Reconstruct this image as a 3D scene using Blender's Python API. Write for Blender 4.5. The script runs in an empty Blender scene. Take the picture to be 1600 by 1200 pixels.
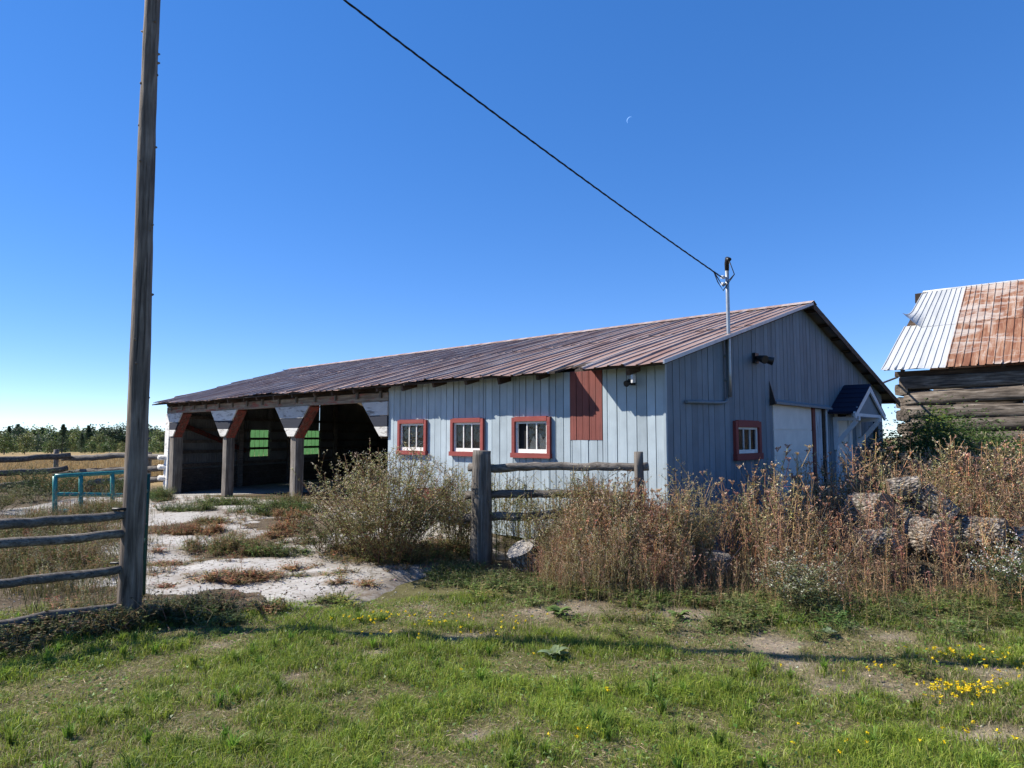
import bpy, math, random
import numpy as np
from mathutils import Vector, Matrix

# ------------------------------------------------------------------ camera, sky, sun, exposure
scene = bpy.context.scene
COL = scene.collection
R = math.radians
F_PX, CAM_H = 1050.0, 1.6                       # focal length in pixels of a 1600 px wide frame, eye height
PITCH = math.atan(82 / 1050)
cam_data = bpy.data.cameras.new('camera')
cam_data.sensor_width = 36.0
cam_data.lens = F_PX / 1600 * 36.0
cam_data.clip_start, cam_data.clip_end = 0.05, 8000
cam = bpy.data.objects.new('camera', cam_data)
cam.location = (0, 0, CAM_H)
cam.rotation_euler = (math.pi / 2 + PITCH, 0, 0)
COL.objects.link(cam)
scene.camera = cam

SUN_EL, SUN_AZ = R(41.0), math.atan2(-0.987, 0.159)          # azimuth from +Y, clockwise
SUN_DIR = Vector((math.sin(SUN_AZ) * math.cos(SUN_EL), math.cos(SUN_AZ) * math.cos(SUN_EL), math.sin(SUN_EL)))
world = bpy.data.worlds.new('World')
scene.world = world
world.use_nodes = True
wn = world.node_tree
wn.nodes.clear()
sky = wn.nodes.new('ShaderNodeTexSky')
sky.sky_type = 'NISHITA'
sky.sun_disc = False
sky.sun_elevation = SUN_EL
sky.sun_rotation = SUN_AZ % (2 * math.pi)
sky.altitude = 1500
sky.air_density = 0.62
sky.dust_density = 0.0
sky.ozone_density = 2.5
bg = wn.nodes.new('ShaderNodeBackground')
bg.inputs['Strength'].default_value = 0.15
wo = wn.nodes.new('ShaderNodeOutputWorld')
hs = wn.nodes.new('ShaderNodeHueSaturation')          # the photograph renders the sky richer than the model
hs.inputs['Hue'].default_value = 0.514
hs.inputs['Saturation'].default_value = 1.7
hs.inputs['Value'].default_value = 1.58
gm = wn.nodes.new('ShaderNodeGamma')
gm.inputs[1].default_value = 0.58
wn.links.new(sky.outputs[0], gm.inputs[0])
wn.links.new(gm.outputs[0], hs.inputs['Color'])
wn.links.new(hs.outputs[0], bg.inputs[0])
wn.links.new(bg.outputs[0], wo.inputs[0])

sun_data = bpy.data.lights.new('sun', 'SUN')
sun_data.energy = 5.0
sun_data.angle = R(0.5)
sun_data.color = (1.0, 0.94, 0.84)
sun = bpy.data.objects.new('sun', sun_data)
sun.rotation_euler = SUN_DIR.to_track_quat('Z', 'Y').to_euler()
sun.location = (-20, 5, 20)
COL.objects.link(sun)

scene.view_settings.view_transform = 'Standard'
scene.view_settings.look = 'None'
scene.view_settings.exposure = 0.85
scene.view_settings.gamma = 1.0
scene.view_settings.use_curve_mapping = False
scene.cycles.use_denoising = True
scene.cycles.max_bounces = 6
scene.cycles.transparent_max_bounces = 8

rng = np.random.default_rng(11)
random.seed(5)

# ------------------------------------------------------------------ noise and ground shape
_tab = np.random.default_rng(3).random((256, 256))


def vnoise(x, y):
    x = np.asarray(x, float); y = np.asarray(y, float)
    xi = np.floor(x).astype(int); yi = np.floor(y).astype(int)
    fx = x - xi; fy = y - yi
    fx = fx * fx * (3 - 2 * fx); fy = fy * fy * (3 - 2 * fy)
    a = _tab[xi & 255, yi & 255]; b = _tab[(xi + 1) & 255, yi & 255]
    c = _tab[xi & 255, (yi + 1) & 255]; d = _tab[(xi + 1) & 255, (yi + 1) & 255]
    return (a * (1 - fx) + b * fx) * (1 - fy) + (c * (1 - fx) + d * fx) * fy


def fbm(x, y, o=3):
    s, a, t = 0, 0.5, 0
    for i in range(o):
        s = s + a * vnoise(x * 2 ** i + 17 * i, y * 2 ** i + 31 * i); t += a; a *= 0.5
    return s / t


def sstep(a, b, x):
    t = np.clip((np.asarray(x, float) - a) / (b - a), 0, 1)
    return t * t * (3 - 2 * t)


BARN_O = np.array([1.91, 8.4, 0.0])
BARN_A = R(-41.94)
EX = np.array([math.cos(BARN_A), math.sin(BARN_A), 0]); EY = np.array([-math.sin(BARN_A), math.cos(BARN_A), 0])


def to_barn(x, y):
    dx, dy = np.asarray(x, float) - BARN_O[0], np.asarray(y, float) - BARN_O[1]
    return dx * EX[0] + dy * EX[1], dx * EY[0] + dy * EY[1]


def from_barn(lx, ly):
    return BARN_O[0] + lx * EX[0] + ly * EY[0], BARN_O[1] + lx * EX[1] + ly * EY[1]


def floor_z(lx):
    return 0.06 + np.clip((np.asarray(lx, float) + 14.6) * 0.0387, -0.06, 0.24)


def gz(x, y):
    x = np.asarray(x, float); y = np.asarray(y, float)
    lx, ly = to_barn(x, y)
    z = (fbm(x * 0.9 + 40, y * 0.9 + 40, 3) - 0.5) * 0.07 * (1 - sstep(20, 40, np.hypot(x, y)))
    rise = floor_z(lx) * sstep(-5.5, -0.2, ly) * (1 - sstep(-4.5, -1.5, lx)) * (1 - sstep(0, 9, -16.5 - lx)) * (1 - sstep(12, 20, ly))
    inside = sstep(-0.9, -0.1, ly) * (1 - sstep(-4.5, -1.5, lx)) * (1 - sstep(11, 13, ly)) * sstep(-22, -20, lx)
    z = z * (1 - inside) + rise - 0.02 * inside
    z = z + 0.38 * np.exp(-(((x - 4.75) / 1.15) ** 2 + ((y - 7.95) / 0.62) ** 2) ** 1.5)
    d = np.maximum(y, -x * 0.8)
    z = z - 0.018 * np.clip(d - 28, 0, 240)
    return z


def proj(x, y, z):
    cp, sp = math.cos(PITCH), math.sin(PITCH)
    Y = y * cp + (z - CAM_H) * sp
    Z = -y * sp + (z - CAM_H) * cp
    Y = np.where(Y < 0.1, 0.1, Y)
    return 800 + F_PX * x / Y, 600 - F_PX * Z / Y


# ------------------------------------------------------------------ object helpers
def tag(o, label=None, cat=None, group=None, kind=None):
    if label: o['label'] = label
    if cat: o['category'] = cat
    if group: o['group'] = group
    if kind: o['kind'] = kind
    return o


def empty(name, loc=(0, 0, 0), rz=0.0):
    o = bpy.data.objects.new(name, None)
    o.location = loc; o.rotation_euler = (0, 0, rz); o.empty_display_size = 0.2
    COL.objects.link(o)
    return o


def mesh_obj(name, verts, faces, mat, parent=None, smooth=False, cols=None):
    me = bpy.data.meshes.new(name)
    if isinstance(faces, np.ndarray):
        v = np.asarray(verts, np.float32); k = faces.shape[1]; n = len(faces)
        me.vertices.add(len(v)); me.vertices.foreach_set('co', v.ravel())
        me.loops.add(n * k); me.loops.foreach_set('vertex_index', faces.astype(np.int32).ravel())
        me.polygons.add(n)
        me.polygons.foreach_set('loop_start', np.arange(0, n * k, k, dtype=np.int32))
        me.polygons.foreach_set('loop_total', np.full(n, k, np.int32))
        me.update(calc_edges=True)
    else:
        me.from_pydata([tuple(map(float, q)) for q in verts], [], [tuple(q) for q in faces])
        me.update()
    if smooth:
        me.polygons.foreach_set('use_smooth', np.ones(len(me.polygons), bool))
    if cols is not None:
        at = me.color_attributes.new('col', 'FLOAT_COLOR', 'POINT')
        c4 = np.ones((len(me.vertices), 4), np.float32); c4[:, :3] = cols
        at.data.foreach_set('color', c4.ravel())
    if mat is not None:
        me.materials.append(mat)
    o = bpy.data.objects.new(name, me)
    COL.objects.link(o)
    if parent is not None:
        o.parent = parent
    return o


BOXF = [(0, 3, 2, 1), (4, 5, 6, 7), (0, 1, 5, 4), (1, 2, 6, 5), (2, 3, 7, 6), (3, 0, 4, 7)]


def box(name, x0, x1, y0, y1, z0, z1, mat, parent=None, jit=0.0):
    v = [(x0, y0, z0), (x1, y0, z0), (x1, y1, z0), (x0, y1, z0), (x0, y0, z1), (x1, y0, z1), (x1, y1, z1), (x0, y1, z1)]
    if jit:
        v = [tuple(c + random.uniform(-jit, jit) for c in q) for q in v]
    return mesh_obj(name, v, BOXF, mat, parent)


def prism(name, pts, off, mat, parent=None):
    """polygon pts (3-D, counter-clockwise seen from outside) extruded by the vector -off"""
    n = len(pts)
    v = [tuple(q) for q in pts] + [tuple(np.array(q) - np.array(off)) for q in pts]
    f = [tuple(range(n)), tuple(range(2 * n - 1, n - 1, -1))]
    for i in range(n):
        j = (i + 1) % n
        f.append((i, n + i, n + j, j))
    return mesh_obj(name, v, f, mat, parent)


def beam_verts(p0, p1, w, h, up=(0, 0, 1)):
    p0 = np.array(p0, float); p1 = np.array(p1, float)
    d = (p1 - p0) / np.linalg.norm(p1 - p0)
    s = np.cross(d, up); s /= np.linalg.norm(s); u = np.cross(s, d)
    v = []
    for p in (p0, p1):
        for a, b in ((-1, -1), (1, -1), (1, 1), (-1, 1)):
            v.append(p + s * a * w / 2 + u * b * h / 2)
    return v, [(0, 1, 2, 3), (7, 6, 5, 4), (0, 4, 5, 1), (1, 5, 6, 2), (2, 6, 7, 3), (3, 7, 4, 0)]


def beam(name, p0, p1, w, h, mat, parent=None, up=(0, 0, 1)):
    v, f = beam_verts(p0, p1, w, h, up)
    return mesh_obj(name, v, f, mat, parent)


def sweep_arrays(pts, radii, sides=10, rough=0.0, squash=1.0, seed=0, power=2.0, fr=3.0):
    pts = np.asarray(pts, float); n = len(pts)
    radii = np.broadcast_to(np.asarray(radii, float), (n,))
    tan = np.gradient(pts, axis=0); tan /= np.linalg.norm(tan, axis=1)[:, None]
    ref = np.array([0, 0, 1.0]) if abs(tan[0][2]) < 0.9 else np.array([1.0, 0, 0])
    V = []
    for i in range(n):
        s = np.cross(tan[i], ref); s /= np.linalg.norm(s); u = np.cross(s, tan[i])
        a = np.arange(sides) / sides * 2 * math.pi
        ca, sa = np.cos(a), np.sin(a)
        k = (np.abs(ca) ** power + np.abs(sa) ** power) ** (-1 / power)
        rr = radii[i] * k
        if rough:
            rr = rr * (1 + rough * 2 * (fbm(ca * 1.6 + seed * 7.3 + 50, sa * 1.6 + i / n * fr + seed * 3.1 + 50, 3) - 0.5))
        V.append(pts[i] + np.outer(ca * rr, s) + np.outer(sa * rr * squash, u))
    V = np.concatenate(V)
    f = []
    for i in range(n - 1):
        for j in range(sides):
            k = (j + 1) % sides
            f.append((i * sides + j, i * sides + k, (i + 1) * sides + k, (i + 1) * sides + j))
    f.append(tuple(range(sides - 1, -1, -1))); f.append(tuple((n - 1) * sides + j for j in range(sides)))
    return V, f


def sweep(name, pts, radii, mat, parent=None, sides=10, rough=0.0, squash=1.0, seed=0, power=2.0, fr=3.0, smooth=True):
    V, f = sweep_arrays(pts, radii, sides, rough, squash, seed, power, fr)
    o = mesh_obj(name, V, f, mat, parent)
    if smooth:
        n = len(o.data.polygons); fl = np.ones(n, bool); fl[-2:] = False
        o.data.polygons.foreach_set('use_smooth', fl)
    return o


def line(p0, p1, n, wob=0.0, seed=0):
    p0 = np.array(p0, float); p1 = np.array(p1, float)
    t = np.linspace(0, 1, n)[:, None]
    p = p0 + (p1 - p0) * t
    if wob:
        r = np.random.default_rng(seed)
        w = np.cumsum(r.normal(0, 1, (n, 3)), axis=0); w -= w[0] + (w[-1] - w[0]) * t
        p = p + w * wob
    return p


# ------------------------------------------------------------------ materials
MATS = {}


class NT:
    def __init__(self, name):
        self.m = bpy.data.materials.new(name); self.m.use_nodes = True
        self.t = self.m.node_tree; self.t.nodes.clear()
        self.out = self.t.nodes.new('ShaderNodeOutputMaterial')

    def n(self, typ, **kw):
        nd = self.t.nodes.new('ShaderNode' + typ)
        for k, v in kw.items():
            setattr(nd, k, v)
        return nd

    def l(self, a, b):
        self.t.links.new(a, b)

    def val(self, sock, v):
        if hasattr(v, 'is_output'): self.l(v, sock)
        else: sock.default_value = v

    def coords(self, scale=(1, 1, 1), rand=True):
        tc = self.n('TexCoord'); mp = self.n('Mapping'); mp.inputs['Scale'].default_value = scale
        if rand:
            oi = self.n('ObjectInfo'); ml = self.n('Math', operation='MULTIPLY'); ml.inputs[1].default_value = 53.0
            self.l(oi.outputs['Random'], ml.inputs[0])
            ad = self.n('VectorMath', operation='ADD')
            self.l(tc.outputs['Object'], ad.inputs[0]); self.l(ml.outputs[0], ad.inputs[1])
            self.l(ad.outputs[0], mp.inputs[0])
        else:
            self.l(tc.outputs['Object'], mp.inputs[0])
        return mp.outputs[0]

    def noise(self, vec, scale, detail=5, rough=0.6, dist=0.0):
        nd = self.n('TexNoise'); nd.inputs['Scale'].default_value = scale; nd.inputs['Detail'].default_value = detail
        nd.inputs['Roughness'].default_value = rough; nd.inputs['Distortion'].default_value = dist
        self.l(vec, nd.inputs['Vector'])
        return nd.outputs['Fac']

    def ramp(self, fac, stops):
        nd = self.n('ValToRGB'); e = nd.color_ramp.elements
        while len(e) < len(stops): e.new(0.5)
        for i, (p, c) in enumerate(stops):
            e[i].position = p
            if not hasattr(c, '__len__'): c = (c, c, c)
            e[i].color = (c[0], c[1], c[2], 1)
        self.l(fac, nd.inputs[0])
        return nd.outputs[0]

    def mix(self, fac, a, b, blend='MIX'):
        nd = self.n('Mix', data_type='RGBA', blend_type=blend)
        self.val(nd.inputs[0], fac)
        for s, v in ((nd.inputs[6], a), (nd.inputs[7], b)):
            if hasattr(v, 'is_output'): self.l(v, s)
            else: s.default_value = (v[0], v[1], v[2], 1)
        return nd.outputs[2]

    def rnd(self, lo, hi):
        oi = self.n('ObjectInfo'); mr = self.n('MapRange'); mr.inputs[3].default_value = lo; mr.inputs[4].default_value = hi
        self.l(oi.outputs['Random'], mr.inputs[0])
        return mr.outputs[0]

    def bright(self, col, fac):
        nd = self.n('VectorMath', operation='SCALE'); self.l(col, nd.inputs[0]); self.val(nd.inputs['Scale'], fac)
        return nd.outputs[0]

    def bump(self, h, strength, dist=0.01):
        nd = self.n('Bump'); nd.inputs['Strength'].default_value = strength; nd.inputs['Distance'].default_value = dist
        self.l(h, nd.inputs['Height'])
        return nd.outputs[0]

    def bsdf(self, col, rough=0.8, normal=None, metal=0.0, spec=0.3):
        b = self.n('BsdfPrincipled')
        if hasattr(col, 'is_output'): self.l(col, b.inputs['Base Color'])
        else: b.inputs['Base Color'].default_value = (*col, 1)
        self.val(b.inputs['Roughness'], rough); b.inputs['Metallic'].default_value = metal
        b.inputs['Specular IOR Level'].default_value = spec
        if normal is not None: self.l(normal, b.inputs['Normal'])
        return b

    def done(self, sh):
        self.l(sh.outputs[0] if hasattr(sh, 'outputs') else sh, self.out.inputs[0])
        return self.m


def wood(name, axis, dark, mid, light, rough=0.85, bump=0.5, grain=26, paint=None):
    """weathered wood with grain along an axis (0, 1, 2); paint = (colour, amount) of worn paint"""
    t = NT(name)
    sc = [grain] * 3; sc[axis] = 1.6
    v = t.coords(tuple(sc)); v2 = t.coords((3, 3, 3)) 
    g = t.noise(v, 1.0, 6, 0.65, 0.4); k = t.noise(v2, 1.0, 4, 0.6)
    col = t.ramp(g, [(0.28, dark), (0.5, mid), (0.75, light)])
    col = t.bright(col, t.rnd(0.75, 1.25))
    col = t.mix(t.ramp(k, [(0.35, 0.0), (0.75, 0.55)]), col, dark)
    sc3 = [grain * 2.0] * 3; sc3[axis] = 0.7
    cr = t.noise(t.coords(tuple(sc3)), 1.0, 4, 0.6, 0.25)
    col = t.mix(t.ramp(cr, [(0.30, 0.85), (0.40, 0.0)]), col, [q * 0.35 for q in dark])
    mh = t.n('Math', operation='ADD'); t.l(g, mh.inputs[0]); t.l(t.ramp(cr, [(0.30, 0.0), (0.42, 0.6)]), mh.inputs[1])
    h = mh.outputs[0]
    if paint:
        sc2 = [14] * 3; sc2[axis] = 3
        pm = t.noise(t.coords(tuple(sc2)), 1.0, 6, 0.7, 0.3)
        lo = 1 - paint[1]
        pf = t.ramp(pm, [(max(0, lo - 0.06), 0.0), (lo + 0.06, 1.0)])
        pc = t.bright(t.ramp(k, [(0.2, [c * 0.8 for c in paint[0]]), (0.8, [min(1, c * 1.15) for c in paint[0]])]), t.rnd(0.85, 1.12))
        col = t.mix(pf, col, pc)
    return t.done(t.bsdf(col, rough, t.bump(h, bump, 0.012)))


def flat(name, col, rough=0.7, var=0.15, metal=0.0, spec=0.3, sc=9, bump=0.1):
    t = NT(name)
    k = t.noise(t.coords((1, 1, 1)), sc, 5, 0.65)
    c = t.ramp(k, [(0.25, [x * (1 - var) for x in col]), (0.75, [min(1, x * (1 + var)) for x in col])])
    return t.done(t.bsdf(c, rough, t.bump(k, bump, 0.005), metal, spec))


def foliage(name, trans=0.35, rough=0.55, spec=0.25):
    t = NT(name)
    a = t.n('Attribute'); a.attribute_name = 'col'
    b = t.bsdf(a.outputs['Color'], rough, spec=spec)
    tr = t.n('BsdfTranslucent'); t.l(a.outputs['Color'], tr.inputs[0])
    mx = t.n('MixShader'); mx.inputs[0].default_value = trans
    t.l(b.outputs[0], mx.inputs[1]); t.l(tr.outputs[0], mx.inputs[2])
    return t.done(mx)


M = {}
M['grey_x'] = wood('weathered_wood_along', 0, (0.05, 0.043, 0.036), (0.16, 0.14, 0.12), (0.30, 0.27, 0.24))
M['grey_y'] = wood('weathered_wood_across', 1, (0.05, 0.043, 0.036), (0.16, 0.14, 0.12), (0.30, 0.27, 0.24))
M['grey_z'] = wood('weathered_wood_upright', 2, (0.06, 0.05, 0.042), (0.19, 0.165, 0.14), (0.34, 0.31, 0.27))
M['pole'] = wood('pole_wood', 2, (0.045, 0.033, 0.024), (0.215, 0.168, 0.130), (0.40, 0.335, 0.27), grain=24, bump=1.0)
M['rail'] = wood('rail_wood', 0, (0.045, 0.038, 0.032), (0.15, 0.13, 0.11), (0.30, 0.27, 0.23), grain=34, bump=0.8)
M['post'] = wood('post_wood', 2, (0.05, 0.043, 0.036), (0.19, 0.165, 0.14), (0.36, 0.33, 0.29), grain=34, bump=0.9)
M['log'] = wood('log_wood', 0, (0.022, 0.017, 0.013), (0.15, 0.12, 0.095), (0.40, 0.35, 0.29), grain=15, bump=1.0)
M['logend'] = wood('log_end_wood', 1, (0.06, 0.045, 0.035), (0.20, 0.16, 0.12), (0.40, 0.33, 0.26), grain=17, bump=1.0)
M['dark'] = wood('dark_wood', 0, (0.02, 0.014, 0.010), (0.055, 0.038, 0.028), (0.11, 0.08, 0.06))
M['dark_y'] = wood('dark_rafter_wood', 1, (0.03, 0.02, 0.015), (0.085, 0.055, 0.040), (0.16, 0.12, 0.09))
M['beam'] = wood('beam_wood', 0, (0.10, 0.07, 0.05), (0.32, 0.26, 0.20), (0.50, 0.43, 0.35), paint=((0.30, 0.09, 0.07), 0.42))
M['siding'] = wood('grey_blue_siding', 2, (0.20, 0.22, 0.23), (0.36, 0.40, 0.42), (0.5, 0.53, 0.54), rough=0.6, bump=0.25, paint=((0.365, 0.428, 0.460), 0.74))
M['siding_shade'] = wood('grey_blue_siding_shaded', 2, (0.095, 0.11, 0.12), (0.18, 0.205, 0.225), (0.30, 0.32, 0.33), rough=0.6, bump=0.25, paint=((0.165, 0.205, 0.235), 0.85))  # long wall's paint, darkened to put the gable's shade into the colour
M['red'] = wood('red_trim', 0, (0.13, 0.06, 0.05), (0.25, 0.12, 0.10), (0.42, 0.36, 0.32), rough=0.65, bump=0.3, paint=((0.25, 0.050, 0.042), 0.68))
M['redbrace'] = wood('red_brace', 0, (0.04, 0.018, 0.015), (0.13, 0.055, 0.042), (0.30, 0.20, 0.17), paint=((0.25, 0.055, 0.04), 0.50))
M['hatch'] = wood('brown_red_boards', 2, (0.06, 0.022, 0.018), (0.13, 0.045, 0.036), (0.20, 0.08, 0.06), rough=0.7, paint=((0.19, 0.055, 0.042), 0.6))
M['white'] = wood('white_sash', 0, (0.25, 0.22, 0.18), (0.5, 0.47, 0.42), (0.65, 0.62, 0.57), rough=0.6, bump=0.3, paint=((0.78, 0.76, 0.71), 0.62))
M['gus_white'] = wood('peeling_white_board', 0, (0.08, 0.065, 0.055), (0.24, 0.20, 0.17), (0.42, 0.38, 0.33), paint=((0.68, 0.66, 0.62), 0.60))
M['gus_grey'] = wood('peeling_grey_board', 0, (0.07, 0.06, 0.055), (0.20, 0.18, 0.17), (0.36, 0.34, 0.32), paint=((0.56, 0.55, 0.54), 0.58))
M['gus_dark'] = wood('near_black_board', 0, (0.012, 0.013, 0.017), (0.028, 0.030, 0.040), (0.075, 0.08, 0.095), paint=((0.016, 0.020, 0.034), 0.72))  # middle gusset row, near black between the paler boards
M['plank_in'] = wood('inside_plank', 1, (0.09, 0.07, 0.06), (0.20, 0.165, 0.14), (0.32, 0.28, 0.24))
M['black'] = flat('dark_backing', (0.012, 0.012, 0.014), 0.9)
M['teal'] = flat('teal_paint', (0.035, 0.22, 0.19), 0.4, 0.45, spec=0.5, sc=22)
M['greenpaint'] = flat('dark_green_paint', (0.012, 0.055, 0.035), 0.45, 0.3)
M['galv'] = flat('galvanised_pipe', (0.36, 0.38, 0.39), 0.42, 0.2, metal=0.7)
M['conduit'] = flat('painted_conduit', (0.16, 0.19, 0.21), 0.5, 0.2)
M['rubber'] = flat('black_rubber', (0.012, 0.012, 0.013), 0.5, 0.2)
M['doorwhite'] = flat('faded_white_door', (0.70, 0.665, 0.60), 0.5, 0.10, sc=4)
M['trimwhite'] = flat('white_trim', (0.62, 0.64, 0.66), 0.55, 0.12)
M['shingle'] = flat('blue_black_shingle', (0.012, 0.014, 0.035), 0.8, 0.35, sc=40, bump=0.4)
M['lampblack'] = flat('lamp_black', (0.02, 0.02, 0.02), 0.4)
M['lens'] = flat('lamp_lens', (0.45, 0.42, 0.36), 0.25)
M['leafgreen'] = foliage('leaf', 0.35)
M['grassmat'] = foliage('grass_blade', 0.42, 0.5, 0.3)
M['drymat'] = foliage('dry_stem', 0.22, 0.75, 0.1)
M['flower'] = foliage('petal', 0.3, 0.6)


def mat_glass():
    t = NT('old_glass')
    n = t.noise(t.coords((3, 3, 3)), 2.0, 2)
    b = t.bsdf((0.012, 0.015, 0.02), 0.06, t.bump(n, 0.25, 0.02), spec=0.6)
    tr = t.n('BsdfTransparent'); mx = t.n('MixShader'); mx.inputs[0].default_value = 0.55
    t.l(b.outputs[0], mx.inputs[1]); t.l(tr.outputs[0], mx.inputs[2])
    return t.done(mx)


def mat_roof():
    t = NT('rusted_red_roofing')
    v = t.coords((2.2, 0.35, 0.35), rand=True)
    n1 = t.noise(v, 2.2, 6, 0.7, 0.3); n2 = t.noise(t.coords((1, 1, 1), False), 0.55, 5, 0.6); n3 = t.noise(t.coords((9, 1.2, 1.2)), 4, 5, 0.7)
    col = t.ramp(n1, [(0.25, (0.18, 0.098, 0.074)), (0.48, (0.245, 0.150, 0.118)), (0.66, (0.295, 0.195, 0.158)), (0.85, (0.38, 0.30, 0.26))])
    col = t.mix(t.ramp(n3, [(0.50, 0.0), (0.72, 0.5)]), col, (0.33, 0.24, 0.20))
    col = t.mix(t.ramp(n2, [(0.35, 0.0), (0.7, 0.5)]), col, (0.21, 0.145, 0.122))
    col = t.bright(col, t.rnd(0.94, 1.07))
    a = t.n('Attribute'); a.attribute_name = 'col'
    sep = t.n('SeparateColor'); t.l(a.outputs['Color'], sep.inputs[0])
    wear = t.n('Math', operation='MULTIPLY'); t.l(sep.outputs[0], wear.inputs[0]); t.l(t.ramp(n1, [(0.42, 0.08), (0.66, 0.8)]), wear.inputs[1])
    col = t.mix(wear.outputs[0], col, (0.56, 0.53, 0.49))
    return t.done(t.bsdf(col, t.ramp(n1, [(0.2, 0.62), (0.9, 0.45)]), t.bump(n3, 0.15, 0.004), 0.0, 0.12))


def mat_whiteroof():
    t = NT('bare_galvanised_sheet')
    n1 = t.noise(t.coords((6, 0.8, 0.8)), 1.5, 6, 0.65); n2 = t.noise(t.coords((1, 1, 1)), 3.0, 4)
    col = t.ramp(n1, [(0.2, (0.36, 0.375, 0.38)), (0.5, (0.47, 0.48, 0.48)), (0.85, (0.56, 0.565, 0.56))])
    col = t.mix(t.ramp(n2, [(0.55, 0.0), (0.8, 0.3)]), col, (0.36, 0.35, 0.33))
    col = t.bright(col, t.rnd(0.9, 1.05))
    return t.done(t.bsdf(col, 0.5, t.bump(n1, 0.1, 0.004), 0.15, 0.4))


def mat_rustroof():
    t = NT('orange_rusted_sheet')
    n1 = t.noise(t.coords((5, 0.7, 0.7)), 1.6, 7, 0.7, 0.5); n2 = t.noise(t.coords((0.6, 2.0, 2.0), False), 1.3, 6, 0.7, 0.6)
    col = t.ramp(n1, [(0.25, (0.10, 0.042, 0.026)), (0.44, (0.19, 0.080, 0.046)), (0.56, (0.27, 0.145, 0.09)), (0.72, (0.42, 0.35, 0.30))])
    col = t.mix(t.ramp(n2, [(0.48, 0.0), (0.60, 0.85)]), col, (0.42, 0.37, 0.33))
    col = t.bright(col, t.rnd(0.8, 1.15))
    return t.done(t.bsdf(col, 0.75, t.bump(n1, 0.2, 0.004), 0.0, 0.2))


def mat_corr():
    t = NT('inside_sheet_metal')
    n = t.noise(t.coords((1, 1, 1)), 2.5, 5)
    return t.done(t.bsdf(t.ramp(n, [(0.3, (0.19, 0.19, 0.19)), (0.7, (0.30, 0.30, 0.295))]), 0.65, spec=0.2))


def mat_green_panel():
    t = NT('green_fibreglass')
    n = t.noise(t.coords((8, 8, 1)), 3.0, 4)
    col = t.ramp(n, [(0.25, (0.19, 0.34, 0.19)), (0.75, (0.30, 0.44, 0.29))])
    tr = t.n('BsdfTranslucent'); t.l(col, tr.inputs[0])
    b = t.bsdf(col, 0.4)
    mx = t.n('MixShader'); mx.inputs[0].default_value = 0.85
    t.l(b.outputs[0], mx.inputs[1]); t.l(tr.outputs[0], mx.inputs[2])
    return t.done(mx)


def mat_concrete():
    t = NT('pale_concrete')
    v = t.coords((1, 1, 1), False)
    n1 = t.noise(v, 0.9, 6, 0.65); n2 = t.noise(v, 14, 6, 0.7); n3 = t.noise(v, 60, 3, 0.7)
    col = t.ramp(n1, [(0.3, (0.27, 0.25, 0.222)), (0.52, (0.385, 0.365, 0.335)), (0.8, (0.47, 0.455, 0.43))])
    col = t.mix(t.ramp(n2, [(0.47, 0.0), (0.70, 0.8)]), col, (0.235, 0.205, 0.17))
    a = t.n('Attribute'); a.attribute_name = 'col'
    dn = t.n('Math', operation='MULTIPLY'); sp_ = t.n('SeparateColor'); t.l(a.outputs['Color'], sp_.inputs[0])
    t.l(sp_.outputs[0], dn.inputs[0]); t.l(t.ramp(t.noise(v, 7, 6, 0.75), [(0.30, 0.25), (0.62, 1.0)]), dn.inputs[1])
    col = t.mix(dn.outputs[0], col, (0.15, 0.115, 0.08))
    col = t.mix(t.ramp(n3, [(0.60, 0.0), (0.72, 0.8)]), col, (0.14, 0.12, 0.10))
    vo = t.n('TexVoronoi', feature='DISTANCE_TO_EDGE'); vo.inputs['Scale'].default_value = 0.75
    mp = t.n('VectorMath', operation='ADD'); t.l(v, mp.inputs[0])
    nd = t.n('TexNoise'); nd.inputs['Scale'].default_value = 2.5; t.l(v, nd.inputs['Vector'])
    t.l(nd.outputs['Color'], mp.inputs[1]); t.l(mp.outputs[0], vo.inputs['Vector'])
    col = t.mix(t.ramp(vo.outputs['Distance'], [(0.003, 0.8), (0.012, 0.0)]), col, (0.16, 0.14, 0.11))
    return t.done(t.bsdf(col, 0.9, t.bump(n2, 0.35, 0.02), spec=0.2))


def mat_ground():
    t = NT('soil_and_field')
    a = t.n('Attribute'); a.attribute_name = 'col'
    v = t.coords((1, 1, 1), False)
    n1 = t.noise(v, 6, 8, 0.7); n2 = t.noise(v, 45, 4, 0.7)
    col = t.mix(1.0, a.outputs['Color'], t.ramp(n1, [(0.25, 0.55), (0.75, 1.35)]), 'MULTIPLY')
    col = t.mix(1.0, col, t.ramp(n2, [(0.3, 0.65), (0.7, 1.25)]), 'MULTIPLY')
    return t.done(t.bsdf(col, 0.95, t.bump(n2, 0.6, 0.02), spec=0.1))


def mat_bark():
    t = NT('rough_pale_bark')
    v = t.coords((1, 1, 1))
    vo = t.n('TexVoronoi'); vo.inputs['Scale'].default_value = 46; mp = t.n('Mapping'); mp.inputs['Scale'].default_value = (1, 1, 0.45)
    t.l(v, mp.inputs[0]); t.l(mp.outputs[0], vo.inputs['Vector'])
    n = t.noise(v, 18, 6, 0.7)
    col = t.ramp(n, [(0.25, (0.12, 0.095, 0.075)), (0.5, (0.34, 0.295, 0.25)), (0.75, (0.56, 0.51, 0.46))])
    col = t.mix(t.ramp(vo.outputs['Distance'], [(0.25, 0.0), (0.7, 0.8)]), col, (0.05, 0.04, 0.032))
    return t.done(t.bsdf(col, 0.95, t.bump(vo.outputs['Distance'], 1.0, 0.03), spec=0.1))


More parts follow.
